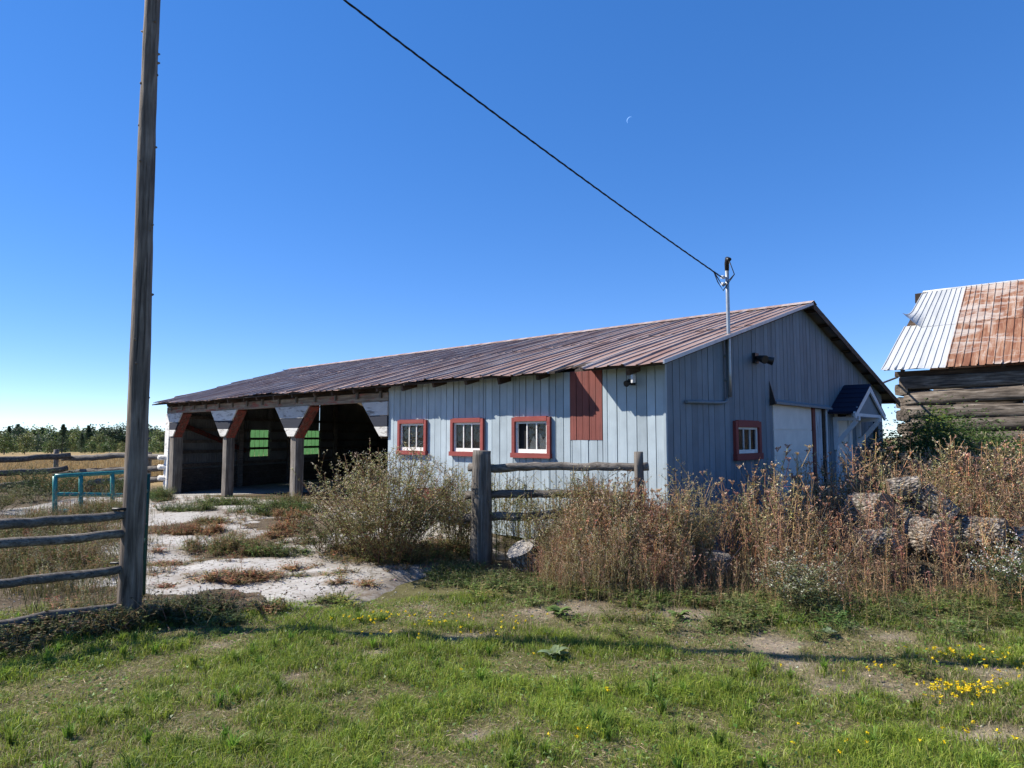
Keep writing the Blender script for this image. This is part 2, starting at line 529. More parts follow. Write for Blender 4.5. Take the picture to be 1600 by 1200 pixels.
def mat_cut(name, cols):
    t = NT(name)
    tc = t.n('TexCoord')
    w = t.n('TexWave', wave_type='RINGS', rings_direction='Z'); w.inputs['Scale'].default_value = 14; w.inputs['Distortion'].default_value = 3; w.inputs['Detail'].default_value = 3
    t.l(tc.outputs['Object'], w.inputs['Vector'])
    n = t.noise(t.coords((1, 1, 1)), 9, 5)
    col = t.mix(t.ramp(n, [(0.3, 0.2), (0.7, 0.8)]), t.ramp(w.outputs['Fac'], [(0, cols[0]), (1, cols[1])]), cols[2])
    return t.done(t.bsdf(col, 0.85, t.bump(w.outputs['Fac'], 0.2, 0.006)))


M['glass'] = mat_glass(); M['roof'] = mat_roof(); M['wroof'] = mat_whiteroof(); M['rroof'] = mat_rustroof()
M['corr'] = mat_corr(); M['gpanel'] = mat_green_panel(); M['concrete'] = mat_concrete(); M['ground'] = mat_ground()
M['bark'] = mat_bark(); M['cut'] = mat_cut('weathered_cut_end', ((0.20, 0.13, 0.09), (0.28, 0.2, 0.15), (0.15, 0.10, 0.075)))
M['cutpale'] = mat_cut('pale_cut_end', ((0.29, 0.265, 0.235), (0.38, 0.35, 0.315), (0.22, 0.20, 0.18)))

# ------------------------------------------------------------------ ground and concrete pad
WEEDS = [  # patches of weeds on the old concrete: footprint ellipse in picture units of the survey, height, kind
    (248, 782, 22, 7, 0.30, 'green'), (300, 800, 60, 4, 0.22, 'green'), (420, 803, 95, 6, 0.30, 'green'),
    (305, 834, 80, 6, 0.16, 'rust'), (452, 829, 42, 5, 0.18, 'rust'), (350, 862, 118, 9, 0.22, 'mixed'), (440, 868, 60, 8, 0.18, 'green'),
    (370, 905, 92, 10, 0.13, 'rust'), (520, 945, 48, 11, 0.16, 'gold'), (300, 972, 120, 15, 0.20, 'dark'),
    (258, 918, 26, 3, 0.05, 'rust'), (232, 902, 20, 4, 0.05, 'rust'), (400, 955, 60, 6, 0.13, 'mixed'), (560, 918, 70, 4, 0.10, 'rust'), (640, 870, 150, 26, 0.18, 'mixed'),
    (480, 850, 40, 5, 0.15, 'mixed'), (270, 884, 40, 4, 0.08, 'rust'), (470, 893, 30, 4, 0.10, 'rust'), (330, 818, 50, 3, 0.12, 'mixed'), (430, 838, 40, 3, 0.10, 'rust'), (470, 812, 60, 4, 0.22, 'rust'), (350, 790, 70, 3, 0.2, 'green'), (450, 792, 50, 4, 0.25, 'mixed'), (340, 935, 60, 4, 0.08, 'rust'), (500, 905, 60, 3, 0.06, 'mixed'), (250, 945, 30, 4, 0.1, 'mixed'), (240, 868, 30, 4, 0.10, 'rust'), (160, 812, 60, 8, 0.35, 'mixed'), (90, 845, 110, 10, 0.35, 'mixed'), (90, 890, 110, 22, 0.35, 'mixed'),
]


def weed_field(x, y, z=None):
    """max over patches of 1 - r^2 (positive inside) and the index of that patch"""
    px, py = proj(np.asarray(x, float), np.asarray(y, float), gz(x, y) if z is None else z)
    nz = (fbm(np.asarray(x) * 2.2 + 9, np.asarray(y) * 2.2 + 9, 3) - 0.5) * 1.3
    best = np.full(np.shape(px), -9.0); idx = np.zeros(np.shape(px), int)
    for i, (cx, cy, hw, hh, h, k) in enumerate(WEEDS):
        e = 1 - ((px - cx) / hw) ** 2 - ((py - cy) / hh) ** 2 + nz
        m = e > best
        best = np.where(m, e, best); idx = np.where(m, i, idx)
    return best, idx


PAD = np.array([(-5.2, 7.6), (-4.1, 6.5), (-3.3, 6.1), (-2.1, 6.1), (-1.25, 7.4), (-0.55, 8.6), (0.0, 9.0), (-0.2, 10.4), (-4.4, 14.2), (-9.5, 18.9), (-11.0, 17.6), (-11.0, 14.5), (-9.4, 11.4)])


def poly_sd(x, y, poly):
    x = np.asarray(x, float); y = np.asarray(y, float)
    d = np.full(x.shape, 1e9); ins = np.zeros(x.shape, bool)
    n = len(poly)
    for i in range(n):
        ax, ay = poly[i]; bx, by = poly[(i + 1) % n]
        ex, ey = bx - ax, by - ay
        t = np.clip(((x - ax) * ex + (y - ay) * ey) / (ex * ex + ey * ey), 0, 1)
        d = np.minimum(d, np.hypot(x - ax - t * ex, y - ay - t * ey))
        c = ((ay > y) != (by > y)) & (x < (bx - ax) * (y - ay) / (by - ay + 1e-12) + ax)
        ins ^= c
    return np.where(ins, d, -d)


def axis_pts(lo, hi, near, fine, growth, cmid=0.0):
    """non-uniform coordinates: fine steps within near of cmid, growing outside"""
    a = [cmid]; s = fine
    while a[-1] < hi:
        if a[-1] - cmid > near: s *= growth
        a.append(a[-1] + s)
    b = [cmid]; s = fine
    while b[-1] > lo:
        if cmid - b[-1] > near: s *= growth
        b.append(b[-1] - s)
    return np.array(b[::-1][:-1] + a)


def grid_mesh(xs, ys, zf):
    X, Y = np.meshgrid(xs, ys, indexing='ij')
    Z = zf(X, Y)
    V = np.stack([X, Y, Z], -1).reshape(-1, 3)
    nx, ny = X.shape
    i = np.arange(nx * ny).reshape(nx, ny)
    Fq = np.stack([i[:-1, :-1], i[1:, :-1], i[1:, 1:], i[:-1, 1:]], -1).reshape(-1, 4)
    return V, Fq


xs = axis_pts(-1500, 1500, 12, 0.16, 1.09, -1.0)
ys = axis_pts(-1000, 2200, 10, 0.16, 1.09, 9.0)
V, Fq = grid_mesh(xs, ys, gz)


def lawn_mask(x, y):
    edge = 6.45 + 0.35 * (fbm(x * 0.8 + 5, y * 0.8, 2) - 0.5) - 0.35 * sstep(-3, -6, x)
    m = 1 - sstep(-0.15, 0.25, y - edge)
    m2 = sstep(-1.7, -1.2, x) * (1 - sstep(0.3, 0.9, x)) * (1 - sstep(7.6, 8.6, y))
    return np.maximum(m, m2)


BARE = [(0.15, 6.25, 0.35), (0.75, 6.4, 0.45), (1.4, 6.2, 0.55), (-1.5, 4.65, 0.22), (-0.35, 5.55, 0.25), (0.35, 5.3, 0.2), (1.95, 5.35, 0.35), (2.3, 4.5, 0.4), (2.5, 3.75, 0.3), (3.3, 4.6, 0.35),
        (-2.3, 5.35, 0.2), (3.1, 5.5, 0.3), (-0.2, 3.75, 0.10), (-1.0, 5.1, 0.16), (2.0, 4.85, 0.22), (-0.9, 6.45, 0.3), (1.5, 5.75, 0.35)]


def bare_mask(x, y):
    x = np.asarray(x, float); y = np.asarray(y, float)
    nz = (fbm(x * 3.1 + 3, y * 3.1 + 8, 3) - 0.5) * 1.5
    b = np.full(x.shape, -9.0)
    for bx, by, r in BARE:
        b = np.maximum(b, 1 - ((x - bx) / (r * 1.25)) ** 2 - ((y - by) / (r * 0.8)) ** 2 + nz * 1.3)
    return sstep(0.2, 1.2, b)


x_, y_ = V[:, 0], V[:, 1]
lawn = lawn_mask(x_, y_); bare = bare_mask(x_, y_)
soil = np.array([0.115, 0.088, 0.058]); turf = np.array([0.115, 0.105, 0.045]); dust = np.array([0.27, 0.22, 0.165])
tan = np.array([0.33, 0.235, 0.11]); farg = np.array([0.13, 0.15, 0.055])
C0 = soil[None] * np.ones((len(V), 1))
C0 = C0 * (1 - lawn[:, None]) + turf * lawn[:, None]
bm = (bare * lawn)[:, None]
C0 = C0 * (1 - bm) + dust * bm
dd = np.maximum(y_, -x_ * 0.8)
fm = sstep(20, 24, dd)[:, None]; C0 = C0 * (1 - fm) + tan * fm
nf = fbm(x_ * 0.02 + 3, y_ * 0.02 + 3, 2)
gm = (sstep(95, 120, dd) * sstep(0.35, 0.55, nf))[:, None]; C0 = C0 * (1 - gm) + farg * gm
g = mesh_obj('ground', V, Fq, M['ground'], smooth=True, cols=C0)
tag(g, kind='structure')


def pad_z(x, y):
    sd = poly_sd(x, y, PAD) + (fbm(x * 1.3 + 70, y * 1.3 + 70, 3) - 0.5) * 1.1
    wf, _ = weed_field(x, y)
    lx, ly = to_barn(x, y)
    up = np.minimum(sstep(-0.25, 0.35, sd), 1 - 0.8 * sstep(0.55, 1.2, wf))
    bump = (fbm(x * 0.55 + 11, y * 0.9 + 23, 2) - 0.5) * 0.14 * sstep(-0.3, -2.5, ly)
    return gz(x, y) - 0.04 + 0.06 * up + bump * up + (fbm(x * 5, y * 5, 3) - 0.5) * 0.025


V, Fq = grid_mesh(np.arange(-12, 0.6, 0.07), np.arange(5.6, 19.4, 0.07), pad_z)
lx, ly = to_barn(V[:, 0], V[:, 1])
ok = (ly[Fq].max(1) < -0.02) & (poly_sd(V[:, 0], V[:, 1], PAD)[Fq].max(1) > -0.8)
Fq = Fq[ok]
use, inv = np.unique(Fq, return_inverse=True)
dirt = np.maximum(sstep(-0.7, 0.6, weed_field(V[use][:, 0], V[use][:, 1])[0]), 1 - sstep(0.0, 0.45, poly_sd(V[use][:, 0], V[use][:, 1], PAD)))
pad = mesh_obj('concrete_pad', V[use], inv.reshape(-1, 4), M['concrete'], smooth=True, cols=np.repeat(dirt[:, None], 3, 1))
tag(pad, kind='structure')

# ------------------------------------------------------------------ the long barn
barn = empty('barn', tuple(BARN_O), BARN_A)
tag(barn, 'long low grey-blue farm barn with rusty red metal roof and open bays', 'barn')
EAVE_Y, EAVE_Z, RIDGE_Y, RIDGE_Z, BACK_Y, BACK_Z = -0.40, 2.50, 5.05, 4.0, 11.3, 2.42
SL_F = (RIDGE_Z - EAVE_Z) / (RIDGE_Y - EAVE_Y); SL_B = (RIDGE_Z - BACK_Z) / (BACK_Y - RIDGE_Y)
WALL_Y = 10.4


def roof_z(y):
    return EAVE_Z + (y - EAVE_Y) * SL_F if y <= RIDGE_Y else RIDGE_Z - (y - RIDGE_Y) * SL_B


def x_far(y):
    return -15.45 - 0.42 * max(0.0, y)


# far gable, floor, back wall, inner partition
prism('floor', [(-5.5, 0.02, float(floor_z(-5.5))), (-5.5, WALL_Y, float(floor_z(-5.5))), (x_far(WALL_Y), WALL_Y, float(floor_z(-15.4))), (x_far(0), 0.02, float(floor_z(-15.4)))], (0, 0, 0.2), flat('barn_floor_concrete', (0.30, 0.29, 0.27), 0.9, 0.25, sc=3), barn)
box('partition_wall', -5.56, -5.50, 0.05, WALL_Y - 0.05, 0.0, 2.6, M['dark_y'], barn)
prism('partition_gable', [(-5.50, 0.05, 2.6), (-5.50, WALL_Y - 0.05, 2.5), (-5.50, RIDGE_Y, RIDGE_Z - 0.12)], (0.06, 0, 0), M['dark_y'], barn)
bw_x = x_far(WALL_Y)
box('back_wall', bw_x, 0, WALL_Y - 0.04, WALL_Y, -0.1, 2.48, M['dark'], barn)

FD = np.array([-0.42, 1.0, 0]); FD = FD / np.linalg.norm(FD)      # along the far gable wall (skewed a little)
FN = np.array([FD[1], -FD[0], 0])                                 # its inward normal
F0 = np.array([x_far(0), 0.0, 0.0])


def far_pt(s, z, off=0.0):
    q = F0 + FD * s + FN * off
    return (q[0], q[1], z)


FAR_L = np.hypot(WALL_Y, 0.42 * WALL_Y)
GREEN = [(3.33, 4.20), (6.10, 7.05)]      # two windows of green sheet in the far gable, along it
GROWS = [(0.95, 1.18), (1.25, 1.49), (1.56, 1.81)]


def far_sheet():
    vs, fs = [], []
    s = 0.0; k = 0
    cols_s = [0.0]
    while cols_s[-1] < FAR_L: cols_s.append(cols_s[-1] + 0.05)
    for (ga, gb) in GREEN: cols_s += [ga, gb]
    cols_s = sorted(cols_s)

    def quad(s0, s1, z0a, z1a, z0b, z1b, o0, o1):
        i = len(vs)
        vs.extend([far_pt(s0, z0a, o0), far_pt(s1, z0b, o1), far_pt(s1, z1b, o1), far_pt(s0, z1a, o0)])
        fs.append((i, i + 1, i + 2, i + 3))
    for a, b in zip(cols_s[:-1], cols_s[1:]):
        if b - a < 1e-5: continue
        o0 = 0.012 * (int(a / 0.05) % 2); o1 = 0.012 * (int(b / 0.05) % 2)
        ya, yb = a * FD[1], b * FD[1]
        za, zb = roof_z(ya) - 0.06, roof_z(yb) - 0.06
        hole = any(a >= ga - 1e-4 and b <= gb + 1e-4 for ga, gb in GREEN)
        if hole:
            quad(a, b, -0.1, 0.95, -0.1, 0.95, o0, o1); quad(a, b, 1.81, za, 1.81, zb, o0, o1)
        else:
            quad(a, b, -0.1, za, -0.1, zb, o0, o1)
    return vs, fs


vs, fs = far_sheet()
mesh_obj('end_wall_sheet', vs, fs, M['corr'], barn)
for ga, gb in GREEN:
    gw = mesh_obj('green_window', [far_pt(ga - 0.05, 1.485, 0.012), far_pt(gb + 0.05, 1.485, 0.012), far_pt(gb + 0.05, 1.565, 0.012), far_pt(ga - 0.05, 1.565, 0.012), far_pt(ga - 0.05, 1.175, 0.012), far_pt(gb + 0.05, 1.175, 0.012), far_pt(gb + 0.05, 1.255, 0.012), far_pt(ga - 0.05, 1.255, 0.012)], [(0, 1, 2, 3), (4, 5, 6, 7)], M['dark'], barn)
    for z0, z1 in GROWS:
        n = 4; w = (gb - ga) / n
        for i in range(n):
            a, b = ga + i * w + 0.010, ga + (i + 1) * w - 0.010
            mesh_obj('pane', [far_pt(a, z0, 0), far_pt(b, z0, 0), far_pt(b, z1, 0), far_pt(a, z1, 0), far_pt(a, z0, -0.004), far_pt(b, z0, -0.004), far_pt(b, z1, -0.004), far_pt(a, z1, -0.004)], BOXF, M['gpanel'], gw)
for z in (0.78, 1.16, 1.46, 1.80, 2.15):                     # girts
    segs = [(0.1, FAR_L - 0.1)]
    if z in (1.16, 1.46, 1.80):
        segs = [(0.1, GREEN[0][0] - 0.06), (GREEN[0][1] + 0.06, GREEN[1][0] - 0.06), (GREEN[1][1] + 0.06, FAR_L - 0.1)]
    for a, b in segs:
        beam('girt', far_pt(a, z, 0.045), far_pt(b, z, 0.045), 0.05, 0.09, M['plank_in'], barn)
for i in range(3):                                          # solid planks along the foot of the far wall
    beam('kick_plank', far_pt(0.1, 0.14 + 0.215 * i, 0.06), far_pt(FAR_L - 0.2, 0.14 + 0.215 * i, 0.06), 0.04, 0.205, M['plank_in'], barn)
beam('wall_brace', far_pt(0.35, 1.95, 0.11), far_pt(3.0, 1.15, 0.11), 0.04, 0.13, M['redbrace'], barn)
for s in (2.75, 5.15, 7.9):
    beam('inner_post', far_pt(s, 0.0, 0.13), far_pt(s, roof_z(s * FD[1]) - 0.1, 0.13), 0.13, 0.13, M['plank_in'], barn, up=(1, 0, 0))

# roof: deck boards, rafters and purlins under it, sheets on top
def slope_pt(x, y, lift=0.0):
    k = 1 / math.hypot(1, SL_F)
    return (x, y - SL_F * k * lift, roof_z(min(y, RIDGE_Y)) + k * lift)


NOTCH = (-1.47, -1.13)


def deck(xa, xb, y0, far=False):
    yy = [y0, max(0.0, y0 + 0.01), RIDGE_Y]
    v = [(xa, y, roof_z(y) - 0.028) for y in yy] + [((x_far(y) - 0.22) if far else xb, y, roof_z(y) - 0.028) for y in yy]
    v += [(p, q, c - 0.03) for p, q, c in v]
    mesh_obj('roof_deck', v, [(0, 1, 4, 3), (1, 2, 5, 4), (9, 10, 7, 6), (10, 11, 8, 7), (0, 3, 9, 6), (2, 8, 11, 5), (0, 6, 7, 1), (1, 7, 8, 2), (3, 4, 10, 9), (4, 5, 11, 10)], M['dark'], barn)


deck(0.18, NOTCH[1], EAVE_Y + 0.05); deck(NOTCH[1] - 0.002, NOTCH[0] + 0.002, -0.03); deck(NOTCH[0], None, EAVE_Y + 0.05, True)
XF_R, XF_B = x_far(RIDGE_Y) - 0.25, x_far(BACK_Y) - 0.25
prism('back_roof', [(0.22, RIDGE_Y, RIDGE_Z + 0.02), (0.22, BACK_Y, BACK_Z + 0.02), (XF_B, BACK_Y, BACK_Z + 0.02), (XF_R, RIDGE_Y, RIDGE_Z + 0.02)], (0, 0, 0.022), M['corr'], barn)
for i in range(9):                                          # purlins carrying the back slope, seen under the overhang
    y = RIDGE_Y + 0.25 + i * 0.72
    if y < BACK_Y - 0.05:
        box('purlin', -2.0, 0.19, y - 0.055, y + 0.055, roof_z(y) - 0.05, roof_z(y) - 0.012, M['dark'], barn)
prism('verge_board', [(0.225, RIDGE_Y, RIDGE_Z + 0.03), (0.225, RIDGE_Y, RIDGE_Z - 0.09), (0.225, BACK_Y + 0.02, BACK_Z - 0.09), (0.225, BACK_Y + 0.02, BACK_Z + 0.03)], (0.02, 0, 0), M['dark_y'], barn)
x = -0.35; k = 0
while x > -15.5:
    if not (-1.55 < x < -1.05):
        zt = 0.075 if k % 3 else 0.10
        v_, f_ = beam_verts((x, EAVE_Y + random.uniform(0.07, 0.13), roof_z(EAVE_Y + 0.1) - 0.062 - zt / 2), (x, 1.2, roof_z(1.2) - 0.062 - zt / 2), 0.05, zt)
        mesh_obj('rafter_tail', v_, f_, M['dark_y'], barn)
    x -= 0.72 + random.uniform(-0.05, 0.05); k += 1


def rib_profile(w, ribs):
    """x offset, lift and wear along one sheet; ribs = centres and half widths"""
    pts = [(0.0, 0.0, 0.0)]
    for c, hw, h in ribs:
        pts += [(c - hw, 0.0, 0.0), (c - hw * 0.45, h, 1.0), (c + hw * 0.45, h, 1.0), (c + hw, 0.0, 0.15)]
    pts.append((w, 0.0, 0.0))
    return pts


SH_W = 0.62
PROF = rib_profile(SH_W, [(0.045, 0.032, 0.026), (0.252, 0.020, 0.015), (0.458, 0.020, 0.015)])


def roof_sheet(x0, ya, yb, lift, seed, sag, notch=0.0):
    """one ribbed sheet from x0 to x0+SH_W, eave end ya, top yb (ya follows the skewed far end)"""
    r = np.random.default_rng(seed)
    rows = 9; vs, cs = [], []
    tilt = r.normal(0, 0.012)
    for (px, h, wear) in PROF:
        X = x0 + px
        X = max(X, -30)
        y0 = ya
        lim = (-15.45 - 0.25 - X) / 0.42
        y0 = max(y0, lim)
        if ya < 0 and NOTCH[0] < X < NOTCH[1]: y0 = -0.06 + 0.03 * math.sin(X * 30)
        for j in range(rows):
            t = j / (rows - 1)
            y = y0 + (yb - y0) * t
            lf = lift + h + tilt * (px / SH_W - 0.5) * (1 - t)
            if ya < 0:
                lf += (sag * (1 - t) ** 3) + 0.008 * math.sin(X * 9 + j) * (1 - t) ** 4
            vs.append(slope_pt(X, y, lf)); cs.append((wear, 0, 0))
    fs = []
    n = len(PROF)
    for i in range(n - 1):
        for j in range(rows - 1):
            a = i * rows + j
            fs.append((a, a + rows, a + rows + 1, a + 1))
    return vs, fs, cs


x = 0.22 - SH_W; k = 0
while x > XF_R - SH_W:
    for row in (0, 1):
        ya, yb = ((EAVE_Y, 2.55) if row == 0 else (2.40, RIDGE_Y))
        lim_near = (-15.45 - 0.25 - (x + SH_W)) / 0.42
        if lim_near > yb - 0.1:
            continue
        if row == 0:
            ya = EAVE_Y + random.uniform(-0.02, 0.02)
        sag = -0.012 + 0.02 * math.sin(x * 1.1) + random.uniform(-0.01, 0.01)
        if row == 0 and x > -1.05: sag += 0.035 * (-x - 0.35)
        vs, fs, cs = roof_sheet(x, ya, yb, 0.0 if row == 0 else 0.008, k, sag)
        mesh_obj('roof_sheet', vs, fs, M['roof'], barn, cols=np.array(cs))
        k += 1
    x -= SH_W
v = []
for X in np.linspace(0.24, XF_R, 30):
    v += [(X, RIDGE_Y - 0.16, roof_z(RIDGE_Y - 0.16) + 0.032), (X, RIDGE_Y, RIDGE_Z + 0.055), (X, RIDGE_Y + 0.16, roof_z(RIDGE_Y + 0.16) + 0.03)]
f = []
for i in range(29):
    for j in (0, 1):
        a = i * 3 + j; f.append((a, a + 1, a + 4, a + 3))
mesh_obj('ridge_cap', v, f, M['roof'], barn, cols=np.full((len(v), 3), (0.6, 0, 0)))
prism('rake_trim', [(0.228, EAVE_Y, EAVE_Z + 0.012), (0.228, EAVE_Y, EAVE_Z - 0.035), (0.228, RIDGE_Y, RIDGE_Z - 0.025), (0.228, RIDGE_Y, RIDGE_Z + 0.022)], (0.02, 0, 0), M['galv'], barn)

# long wall: siding boards around three windows and the brown hatch
WINS = [(-5.22, -4.46), (-3.86, -3.12), (-2.52, -1.79)]
WZ0, WZ1 = 1.31, 1.88
HATCH = (-1.46, -0.92)
box('wall_backing', -5.52, 0.0, 0.016, 0.04, 0.0, 2.52, M['black'], barn)


def siding_piece(x0, x1, z0, z1, mat, yoff=0.0):
    g = 0.0058
    return box('siding_board', x0 + g, x1 - g, -0.022 + yoff, 0.010 + yoff * 0.3, z0, z1, mat, barn, 0.0012)


x = -5.54
cuts = []
while x < -0.02:
    w = random.choice((0.135, 0.15, 0.15, 0.162, 0.125))
    x1 = min(x + w, 0.0)
    if -x1 < 0.06: x1 = 0.0
    cuts.append((x, x1)); x = x1
for (a, b) in cuts:
    parts = [(a, b)]
    zb = float(floor_z(a)) * (0 if a > -2 else 0.5) - random.uniform(0, 0.03)
    spans = []
    cur = a
    for (h0, h1, z0, z1) in [(w[0] + 0.03, w[1] - 0.03, WZ0 + 0.03, WZ1 - 0.03) for w in WINS] + [(HATCH[0], HATCH[1], 1.55, 9)]:
        if h1 <= a or h0 >= b: continue
        spans.append((max(a, h0), min(b, h1), z0, z1))
    yo = random.uniform(-0.003, 0.003)
    ztop = 2.50
    if not spans:
        siding_piece(a, b, zb, ztop, M['siding'], yo)
    else:
        h0, h1, z0, z1 = spans[0]
        if h0 - a > 0.015: siding_piece(a, h0, zb, ztop, M['siding'], yo)
        if b - h1 > 0.015: siding_piece(h1, b, zb, ztop, M['siding'], yo)
        siding_piece(h0, h1, zb, z0, M['siding'], yo)
        if z1 < ztop: siding_piece(h0, h1, z1, ztop, M['siding'], yo)
hat = box('hatch_door', HATCH[0] + 0.005, HATCH[1] - 0.005, 0.004, 0.011, 1.555, 2.505, M['black'], barn)
for i in range(5):
    w = (HATCH[1] - HATCH[0]) / 5
    box('board', HATCH[0] + i * w + 0.004, HATCH[0] + (i + 1) * w - 0.004, -0.026 + 0.003 * (i % 2), 0.003, 1.552, 2.50, M['hatch'], hat, 0.001)
box('corner_board', -0.002, 0.034, -0.034, 0.0, -0.02, 2.50, M['siding'], barn)


def window(name, P, U, Nrm, w, z0, z1, parent, sash_drop=0.0, broken=False, frame_w=0.058):
    """P: left bottom on the wall, U: unit vector along it, Nrm: outward"""
    P = np.array(P, float); U = np.array(U, float); Nn = np.array(Nrm, float); Zz = np.array([0, 0, 1.0]); h = z1 - z0

    def bx(nm, u0, u1, a0, a1, d0, d1, mat, par):
        v = []
        for z in (a0, a1):
            for (u, d) in ((u0, d1), (u1, d1), (u1, d0), (u0, d0)):
                v.append(P + U * u + Nn * d + Zz * z)
        return mesh_obj(nm, v, BOXF, mat, par)
    fw = frame_w
    root = bx(name, fw, w - fw, 0.02, 0.05, -0.03, 0.02, M['white'], parent)     # sill of the sash
    bx('frame', 0, fw, 0, h, -0.02, 0.045, M['red'], root); bx('frame', w - fw, w, 0, h, -0.02, 0.045, M['red'], root)
    bx('frame', fw + 0.001, w - fw - 0.001, h - fw, h + 0.012, -0.02, 0.049, M['red'], root)
    bx('frame', -0.012, w + 0.012, -0.02, fw * 0.85, -0.02, 0.062, M['red'], root)
    s0, s1 = fw + 0.002, w - fw - 0.002; b0, b1 = fw * 0.85 + 0.002, h - fw - 0.002
    sw = 0.032
    bx('sash', s0, s0 + sw, b0, b1, -0.02, 0.012, M['white'], root); bx('sash', s1 - sw, s1, b0, b1, -0.02, 0.012, M['white'], root)
    bx('sash', s0 + sw, s1 - sw, b0, b0 + sw * 1.7, -0.02, 0.012, M['white'], root); bx('sash', s0 + sw, s1 - sw, b1 - sw, b1, -0.02, 0.012, M['white'], root)
    iw = (s1 - s0 - 2 * sw) / 3
    for i in (1, 2):
        bx('mullion', s0 + sw + i * iw - 0.009, s0 + sw + i * iw + 0.009, b0 + sw * 1.7, b1 - sw, -0.018, 0.009, M['white'], root)
    for i in range(3):
        if broken and i == 0: continue
        bx('pane', s0 + sw + i * iw + 0.010, s0 + sw + (i + 1) * iw - 0.010, b0 + sw * 1.7, b1 - sw, -0.012, -0.008, M['glass'], root)
    if broken:
        q = [P + U * u - Nn * 0.014 + Zz * z for u, z in ((0.27, 0.105), (0.63, 0.105), (0.62, 0.30), (0.56, 0.24), (0.50, 0.34), (0.43, 0.22), (0.38, 0.29))]
        prism('torn_cloth', q, tuple(Nn * 0.002), M['trimwhite'], root)
    return root


for i, (a, b) in enumerate(WINS):
    window('window', (a, -0.022, WZ0), (1, 0, 0), (0, -1, 0), b - a, WZ0, WZ1, barn, broken=(i == 2))

# open bays: posts, header beam, boarded gussets with red braces
POSTS = [-15.05, -11.95, -8.80, -5.62]
for i, x in enumerate(POSTS):
    zb = float(floor_z(x)) - 0.08
    if i < 3:
        sweep('post', line((x, 0.10, zb), (x, 0.10, 2.25), 8, 0.004, i), 0.135 if i == 0 else 0.108, M['grey_z'], barn, 16, 0.06, seed=i, power=9, smooth=False)
box('header_beam', -15.4, -5.53, -0.045, 0.10, 2.235, 2.40, M['beam'], barn, 0.004)
box('wall_plate', -15.4, -5.53, -0.02, 0.10, 2.405, 2.52, M['dark'], barn)
for x in np.arange(-15.1, -5.6, 0.72):
    box('rafter_block', x, x + 0.055, -0.085, -0.048, 2.30, 2.50, M['grey_z'], barn, 0.004)
G_TOP, G_MID, G_LOW, GH = 2.232, 1.98, 1.78, 1.60


def gusset(xc, left, right):
    rows = [(G_MID, G_TOP, 'gus_grey'), (G_LOW, G_MID, 'gus_dark'), (GH, G_LOW, 'gus_white')]
    for z0, z1, m in rows:
        def hw(z, side):
            return 0.12 + (z - GH) / (G_TOP - GH) * 0.56 if side else 0.10
        p = [(xc - hw(z0, left), -0.062, z0 + 0.003), (xc + hw(z0, right), -0.062, z0 + 0.003), (xc + hw(z1, right), -0.062, z1 - 0.003), (xc - hw(z1, left), -0.062, z1 - 0.003)]
        prism('gusset_board', p, (0, -0.03, 0), M[m], barn)
    if right:
        beam('brace', (xc + 0.10, 0.085, GH - 0.02), (xc + 0.69, 0.085, G_TOP - 0.004), 0.21, 0.045, M['redbrace'], barn, up=(-0.6, 0, 0.55))
    if left:
        beam('brace', (xc - 0.10, 0.085, GH - 0.02), (xc - 0.69, 0.085, G_TOP - 0.004), 0.21, 0.045, M['dark'], barn, up=(0.6, 0, 0.55))


gusset(POSTS[0], False, True); gusset(POSTS[1], True, True); gusset(POSTS[2], True, True)
gusset(POSTS[3], True, False)
box('end_trim_board', -15.48, -15.22, -0.05, -0.02, 0.0, 2.23, M['gus_white'], barn, 0.01)

# near gable: siding boards around window, garage door, entry door
GW = (1.95, 2.90, 1.27, 1.83); GAR = (3.50, 6.12, 2.14); DOOR = (6.78, 7.95, 2.05)
prism('gable_backing', [(-0.012, 0.0, -0.05), (-0.012, WALL_Y, -0.05), (-0.012, WALL_Y, roof_z(WALL_Y) - 0.09), (-0.012, RIDGE_Y, RIDGE_Z - 0.09), (-0.012, 0.0, roof_z(0) - 0.09)], (0.02, 0, 0), M['black'], barn)


def gable_piece(y0, y1, z0, z1, xo):
    g = 0.0058
    a, b = y0 + g, y1 - g
    def cap(y): return min(z1, roof_z(y) - 0.066)
    pts = [(0.020 + xo, a, z0), (0.020 + xo, b, z0), (0.020 + xo, b, cap(b)), (0.020 + xo, a, cap(a))]
    if a < RIDGE_Y < b and z1 > 3.5: pts.insert(3, (0.020 + xo, RIDGE_Y, cap(RIDGE_Y)))
    prism('gable_board', pts, (0.028, 0, 0), M['siding_shade'], barn)


y = 0.006
while y < WALL_Y - 0.02:
    w = random.choice((0.155, 0.17, 0.18, 0.17)); y1 = min(y + w, WALL_Y)
    if WALL_Y - y1 < 0.06: y1 = WALL_Y
    xo = random.uniform(-0.003, 0.003)
    hole = None
    for (a, b, z0, z1) in ((GW[0] + 0.03, GW[1] - 0.03, GW[2] + 0.03, GW[3] - 0.03), (GAR[0], GAR[1], -1, GAR[2]), (DOOR[0], DOOR[1], -1, DOOR[2])):
        if b > y and a < y1: hole = (max(a, y), min(b, y1), z0, z1)
    if hole is None:
        gable_piece(y, y1, -0.04, 9, xo)
    else:
        a, b, z0, z1 = hole
        if a - y > 0.012: gable_piece(y, a, -0.04, 9, xo)
        if y1 - b > 0.012: gable_piece(b, y1, -0.04, 9, xo)
        gable_piece(a, b, z1, 9, xo)
        if z0 > 0: gable_piece(a, b, -0.04, z0, xo)
    y = y1
window('window', (0.02, GW[0], GW[2]), (0, 1, 0), (1, 0, 0), GW[1] - GW[0], GW[2], GW[3], barn, frame_w=0.09)
gd = box('garage_door', -0.008, 0.001, GAR[0] + 0.02, 5.38, 0.0, GAR[2], M['doorwhite'], barn)
